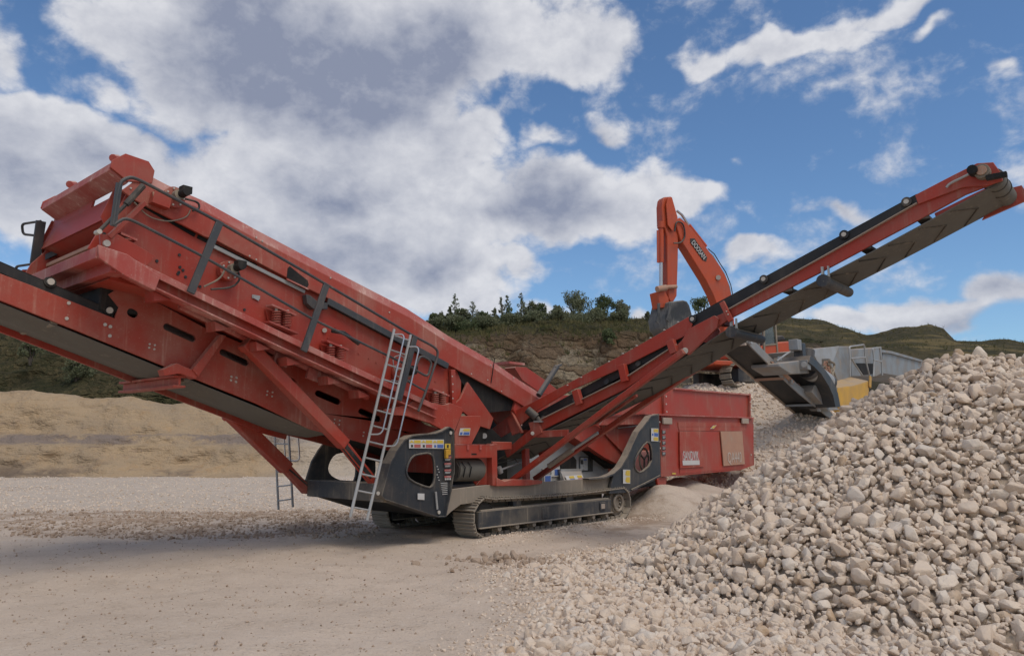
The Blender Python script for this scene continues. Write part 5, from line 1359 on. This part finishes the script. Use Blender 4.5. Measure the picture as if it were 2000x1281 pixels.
MB().prism(cur, (0, 1.2, 0)).build('curved_guard', 'dark', kr, .01)
MB().prism(kp(-.3, [(1590, 752), (1606, 750), (1628, 790), (1640, 800), (1618, 802), (1585, 765)]), (0, .6, 0)).build('guard_panel', 'cgrey', kr, .01)
MB().prism(kp(.2, [(1552, 758), (1566, 742), (1576, 750), (1600, 788), (1622, 800), (1606, 800), (1580, 780)]), (0, .3, 0)).build('side_skirt', 'worn', kr, .01)
MB().prism(kp(.8, [(1585, 684), (1639, 676), (1661, 676), (1663, 735), (1640, 750), (1628, 760), (1600, 712)]), (0, 2.2, 0)).build('crusher_body', 'cgrey', kr, .03)
MB().prism(kp(.72, [(1585, 683), (1639, 675.5), (1626, 709), (1600, 712)]), (0, .06, 0)).build('body_hood', 'grey', kr, .01)
fr = MB().use('worn')
random.seed(2)
for k in range(22):
    x = 1608 + random.uniform(-4, 12); y = 704 + k * 1.2; P_ = [K.Y(x, y, -.1), K.Y(x + random.uniform(2, 12), y + random.uniform(6, 18), .1), K.Y(x + random.uniform(4, 18), y + random.uniform(20, 36), 0)]
    fr.use('worn' if k % 3 else 'track').tube(rounded(P_, .3), random.uniform(.02, .05), 6)
fr.use('track')
for k in range(5): fr.box(K.Y(1614 + k * 3, 708 + k * 13, .1), .22, .25, .26, Matrix.Rotation(.5 * k, 3, 'Y'))
fr.build('hose_bundle', None, kr, .01)
MB().prism(kp(.9, [(1662, 682), (1690, 681), (1722, 677), (1724, 728), (1712, 735), (1664, 735)]), (0, 2.0, 0)).build('engine_housing', 'cgrey', kr, .03)
MB().prism(kp(.86, [(1672, 709), (1706, 710), (1706, 730), (1688, 732)]), (0, .03, 0)).build('dark_opening', 'black', kr)
for P_ in ([(1660, 735), (1660, 700), (1659, 677), (1688, 673), (1690, 700), (1698, 733)], [(1661, 700), (1690, 698)], [(1664, 702), (1685, 734)], [(1706, 735), (1707, 700), (1704, 680), (1718, 679), (1722, 706), (1723, 733)], [(1706, 703), (1722, 706)]):
    MB().tube(rounded(kp(.5, P_), .12), .035, 8).build('guard_rail', 'galv', kr)
MB().prism(kp(1.0, [(1724, 685), (1740, 686), (1800, 704), (1822, 712), (1822, 745), (1724, 729)]), (0, 2.2, 0)).build('feed_hopper', 'cgrey', kr, .02)
MB().prism(kp(.9, [(1722, 683), (1740, 685), (1802, 703), (1802, 707), (1740, 690), (1722, 688)]), (0, .2, 0)).build('hopper_rim', 'cgrey', kr)
yb = Vector(K.w(K.Y(1665, 760, .2))); yb.z = ground_h(yb.x, yb.y)
yl = [(1636, 753), (1655, 737), (1690, 736), (1697, 741), (1695, 800), (1640, 800)]
yr_ = empty('yellow_hopper', yb, ANG, 'yellow steel box with sloping dusty top in front of the grey crusher', 'steel box')
YF = Frame(yb, ANG)
P_ = [YF.Y(px, py, -.1) for px, py in ((1636, 757), (1667, 753), (1697, 744), (1695, 800), (1640, 800))]
P_[3].z = -.3; P_[4].z = -.3
MB().use('yellow').prism(P_, (0, 1.0, 0)).build('box_body', None, yr_, .03)
tp_ = MB().use('yellow'); up_ = Vector((.0, .75, .22))
for i in range(2): tp_.prism([P_[i], P_[i + 1], P_[i + 1] + up_, P_[i] + up_], (0, .02, -.04))
tp_.build('sloping_lid', None, yr_, .01)
MB().use('yellow').bar(YF.Y(1700, 735, -.15), YF.Y(1699, 756, -.15), .06, .18).build('corner_post', None, yr_, .01)

# ================================================================ TREES on the ridge
def leaf_mat(name, a, b_):
    m, t, b = newmat(name, .8, 0, .2); tc = t.new('ShaderNodeAttribute', attribute_name='rnd')
    cc_ = t.mix(tc.outputs['Fac'], a, b_); t.put(b.inputs['Base Color'], cc_)
    tl = t.new('ShaderNodeBsdfTranslucent'); t.put(tl.inputs[0], cc_); ms = t.new('ShaderNodeMixShader'); ms.inputs[0].default_value = .45
    t.l.new(b.outputs[0], ms.inputs[1]); t.l.new(tl.outputs[0], ms.inputs[2]); t.l.new(ms.outputs[0], t.n['Material Output'].inputs[0])
    return m
LM = [leaf_mat('leaves_grey_green', (.13, .15, .08), (.27, .275, .165)), leaf_mat('leaves_green', (.09, .13, .055), (.20, .22, .115)), leaf_mat('leaves_pale', (.17, .18, .11), (.30, .30, .20))]
MT['bark'] = painted('bark', (.07, .055, .04), (.10, .085, .07), .9, .1, .1)
def crown(name, clumps, n, leaf, mat, parent, seed):
    r_ = np.random.default_rng(seed); V, F, R_ = [], [], []
    w = np.array([c[3] for c in clumps]) ** 2; w /= w.sum(); pick = r_.choice(len(clumps), n, p=w)
    tone = r_.random(len(clumps))
    for i, k in enumerate(pick):
        cx, cy, cz, cr_ = clumps[k]; d = r_.normal(size=3); d /= np.linalg.norm(d); d *= cr_ * r_.random() ** .45
        d = d * 1.25 if r_.random() < .25 else d; c = np.array([cx, cy, cz]) + d; a = r_.normal(size=3); a /= np.linalg.norm(a); b = np.cross(a, r_.normal(size=3)); b /= np.linalg.norm(b)
        s = leaf * r_.uniform(.6, 1.4); V += [c - a * s, c + b * s * .5, c + a * s, c - b * s * .5]; n0 = 4 * i; F.append((n0, n0 + 1, n0 + 2, n0 + 3)); R_ += [min(1, max(0, .35 * tone[k] + .65 * r_.random()))] * 4
    me = bpy.data.meshes.new(name); me.from_pydata([tuple(v) for v in V], [], F)
    at = me.attributes.new('rnd', 'FLOAT', 'POINT'); at.data.foreach_set('value', R_); me.materials.append(mat)
    o = bpy.data.objects.new(name, me); col.objects.link(o); o.parent = parent; return o
def tree(px, ytop, ybase, wpx, kind, d, label, seed, cat='tree', mat=0, group=None):
    r_ = random.Random(seed); s = d / 1487.0
    rb = ray(px, ybase); rb = rb * (d / rb.y); base = CAM + rb; H = (ybase - ytop) * s; Wd = wpx * s / 2
    root_ = empty('tree' if cat == 'tree' else 'bush', base, r_.uniform(0, 6), label, cat, group); clumps = []
    tk = MB()
    if kind == 'slim':
        tk.tube([(0, 0, -.6), (r_.uniform(-.1, .1), 0, H * .5), (0, 0, H * .95)], .10, 7, .02)
        n = 26
        for k in range(n):
            t_ = (k + .5) / n; rad = 2.1 * Wd * (1 - t_ * .97) ** .85 * r_.uniform(.1, 1.0); a = r_.uniform(0, 6.28)
            p = (rad * math.cos(a) * .65, rad * math.sin(a) * .65, H * (.08 + .92 * t_)); clumps.append((*p, max(.16, Wd * .55 * (1.15 - t_) * r_.uniform(.4, 1.1))))
            tk.tube([(0, 0, p[2] - rad * .3), p], .03, 5, .01)
    else:
        for k in range(5):
            a = r_.uniform(0, 6.28); tk.tube([(0, 0, -.6), (Wd * .25 * math.cos(a), Wd * .25 * math.sin(a), H * .4), (Wd * .55 * math.cos(a), Wd * .55 * math.sin(a), H * .8)], .09, 6, .02)
        for k in range(48):
            a = r_.uniform(0, 6.28); e2 = r_.random() ** .7; rad = Wd * r_.uniform(.15, .95); z = H * (.15 + .8 * e2) * (1 - .35 * (rad / Wd) ** 2 * r_.random())
            rad *= math.sqrt(max(.08, 1 - (e2 - .35) ** 2 * 1.6)); clumps.append((rad * math.cos(a), rad * math.sin(a), z, Wd * r_.uniform(.12, .34)))
    tk.build('trunk', 'bark', root_)
    crown('crown', clumps, int(700 + 1100 * Wd) if kind == 'round' else 1100, .10 if kind == 'slim' else .11, LM[mat], root_, seed)
RG = 'trees along the cliff top'
tr_list = [(846, 613, 638, 20, 'round', 'small bushy tree at the far left end of the cliff-top row'), (860, 611, 640, 26, 'round', 'low rounded tree second from left on the cliff top'),
    (878, 602, 642, 12, 'slim', 'short pointed tree left of the tallest spiky tree on the left'), (888, 574, 642, 22, 'slim', 'tall spiky tree, first high one from the left on the cliff top'),
    (905, 600, 642, 30, 'round', 'medium green tree right of the first tall spiky tree'), (923, 590, 642, 26, 'slim', 'conical tree in the middle of the left cluster'),
    (943, 611, 640, 30, 'round', 'low loose tree in the dip between two taller clusters'), (965, 604, 640, 14, 'slim', 'thin young tree left of the twin spires'),
    (979, 582, 638, 17, 'slim', 'left one of the twin slender trees'), (990, 578, 638, 18, 'slim', 'right one of the twin slender trees'),
    (1018, 572, 634, 20, 'slim', 'tallest slender tree left of the dark bushy pair'), (1040, 587, 632, 30, 'round', 'dark bushy tree right of the slender one'),
    (1058, 592, 630, 26, 'round', 'smaller dark tree beside the bushy one near the cloud gap'), (1088, 598, 628, 26, 'round', 'low tree left of the large rounded crown'),
    (1126, 570, 630, 66, 'round', 'largest tree with broad rounded crown on the cliff top'), (1180, 578, 628, 44, 'round', 'open rounded tree right of the largest crown'),
    (1213, 588, 626, 36, 'round', 'pale feathery tree at the right end of the cliff-top row'), (1265, 612, 630, 12, 'slim', 'tiny shrub beside the excavator bucket'), (1368, 577, 640, 42, 'round', 'dark green tree seen between the excavator boom and the conveyor')]
for i, (px, yt, ybs, w, kd_, lab) in enumerate(tr_list):
    tree(px, yt - 3, ybs + 5, w * (1.7 if kd_ == 'slim' else 1.15), kd_, 80, lab, 100 + i, mat=(2 if i in (16,) else 0 if i % 3 else 1), group=RG)
for i, (px, yt, ybs, w, lab) in enumerate([(1190, 640, 682, 34, 'green bush clinging to the bare rock face'), (990, 628, 655, 60, 'low scrub on the lip of the cliff'), (915, 628, 655, 80, 'dark scrub below the left cluster of trees'), (1130, 616, 640, 90, 'scrub at the foot of the largest tree'), (60, 665, 700, 50, 'bush on the hillside at far left under the conveyor'), (150, 700, 745, 60, 'dark shrub on the hillside above the tan bank'),
        (852, 622, 642, 46, 'low scrub under the far left trees of the cliff top'), (893, 618, 644, 60, 'scrub at the foot of the first tall spiky tree'), (948, 616, 642, 60, 'scrub in the dip between the two taller clusters'), (1000, 612, 640, 50, 'scrub right of the twin slender trees'), (1045, 608, 636, 60, 'undergrowth below the dark bushy pair'), (1090, 606, 634, 60, 'undergrowth left of the largest tree'), (1165, 604, 632, 60, 'undergrowth between the two large rounded crowns'), (1212, 606, 630, 50, 'undergrowth at the right end of the tree row')]):
    tree(px, yt, ybs, w, 'round', 66 if i in (0, 4, 5) else 77, lab, 300 + i, 'bush', 1 if i in (0, 2) else 0, 'bushes on the cliff')
# rough grass along the ridge and hill tops
gr_ = random.Random(5); V = []; F = []
def tuft(P, s):
    for k in range(4):
        a = gr_.uniform(0, 6.28); l = s * gr_.uniform(.5, 1.2); n0 = len(V); d = Vector((math.cos(a), math.sin(a), 0)) * l * .4
        V.extend([tuple(P + d * .3), tuple(P + d * .3 + Vector((.06, .03, 0))), tuple(P + d + Vector((0, 0, l)))]); F.append((n0, n0 + 1, n0 + 2))
dg = bpy.context.evaluated_depsgraph_get()
for nm, lo, hi, N in (('hillside', 620, 1420, 5200), ('grass_hills', 1480, 2000, 2600)):
    ob = bpy.data.objects[nm]
    me = ob.data; vs = [v.co for v in me.vertices]
    pool = [v for v in vs if 66 < v.y < 120 and lo - 60 < 1000 + 1487 * v.x / v.y < hi + 60 and v.z > 8]
    for k in range(N):
        p = gr_.choice(pool); tuft(p + Vector((gr_.uniform(-.5, .5), gr_.uniform(-.5, .5), -.1)), gr_.uniform(.25, .6))
me = bpy.data.meshes.new('rough_grass'); me.from_pydata(V, [], F)
gm_, t, b = newmat('dry_grass', .9, 0, .1); g = t.new('ShaderNodeNewGeometry')
t.put(b.inputs['Base Color'], t.mix(t.ramp(t.noise(g.outputs['Position'], .6, 4), .35, .65), (.05, .055, .022), (.14, .12, .055))); me.materials.append(gm_)
o = bpy.data.objects.new('rough_grass', me); col.objects.link(o); tag(o, 'rough dry grass on the hilltops', 'grass', None, 'stuff')

# ================================================================ separate pieces become parts of their own
SPLIT = ('handrail_post', 'end_arm', 'rung', 'cross_stay', 'gap_shade', 'frame_post', 'motor_bracket', 'beam_lip', 'hinge_clamp', 'bolt', 'hopper_foot', 'chute', 'undercarriage', 'brace', 'skirt_bracket', 'lamp_bracket', 'conveyor_bracket', 'latch', 'vent', 'bucket_ear', 'pin_head', 'hood_rail')
for o in list(scn.objects):
    if o.type != 'MESH' or o.name.split('.')[0] not in SPLIT: continue
    me = o.data; par = list(range(len(me.vertices)))
    def find(a):
        while par[a] != a: par[a] = par[par[a]]; a = par[a]
        return a
    for e_ in me.edges:
        a, b = find(e_.vertices[0]), find(e_.vertices[1])
        if a != b: par[a] = b
    comp = {}
    for v in me.vertices: comp.setdefault(find(v.index), []).append(v.index)
    boxes = [[min(me.vertices[i].co[k] for i in c) - .012 for k in range(3)] + [max(me.vertices[i].co[k] for i in c) + .012 for k in range(3)] + [set(c)] for c in comp.values()]
    merged = True
    while merged:
        merged = False
        for i in range(len(boxes)):
            for j in range(i + 1, len(boxes)):
                A, B = boxes[i], boxes[j]
                if all(A[k] <= B[k + 3] and B[k] <= A[k + 3] for k in range(3)):
                    boxes[i] = [min(A[k], B[k]) for k in range(3)] + [max(A[k + 3], B[k + 3]) for k in range(3)] + [A[6] | B[6]]; boxes.pop(j); merged = True; break
            if merged: break
    if len(boxes) < 2: continue
    for bx_ in boxes[1:]:
        n_ = o.copy(); n_.data = me.copy(); n_.parent = o.parent; col.objects.link(n_)
        bm = bmesh.new(); bm.from_mesh(n_.data); bm.verts.ensure_lookup_table(); bmesh.ops.delete(bm, geom=[v for v in bm.verts if v.index not in bx_[6]], context='VERTS'); bm.to_mesh(n_.data); bm.free()
    bm = bmesh.new(); bm.from_mesh(me); bmesh.ops.delete(bm, geom=[v for v in bm.verts if v.index not in boxes[0][6]], context='VERTS'); bm.to_mesh(me); bm.free()
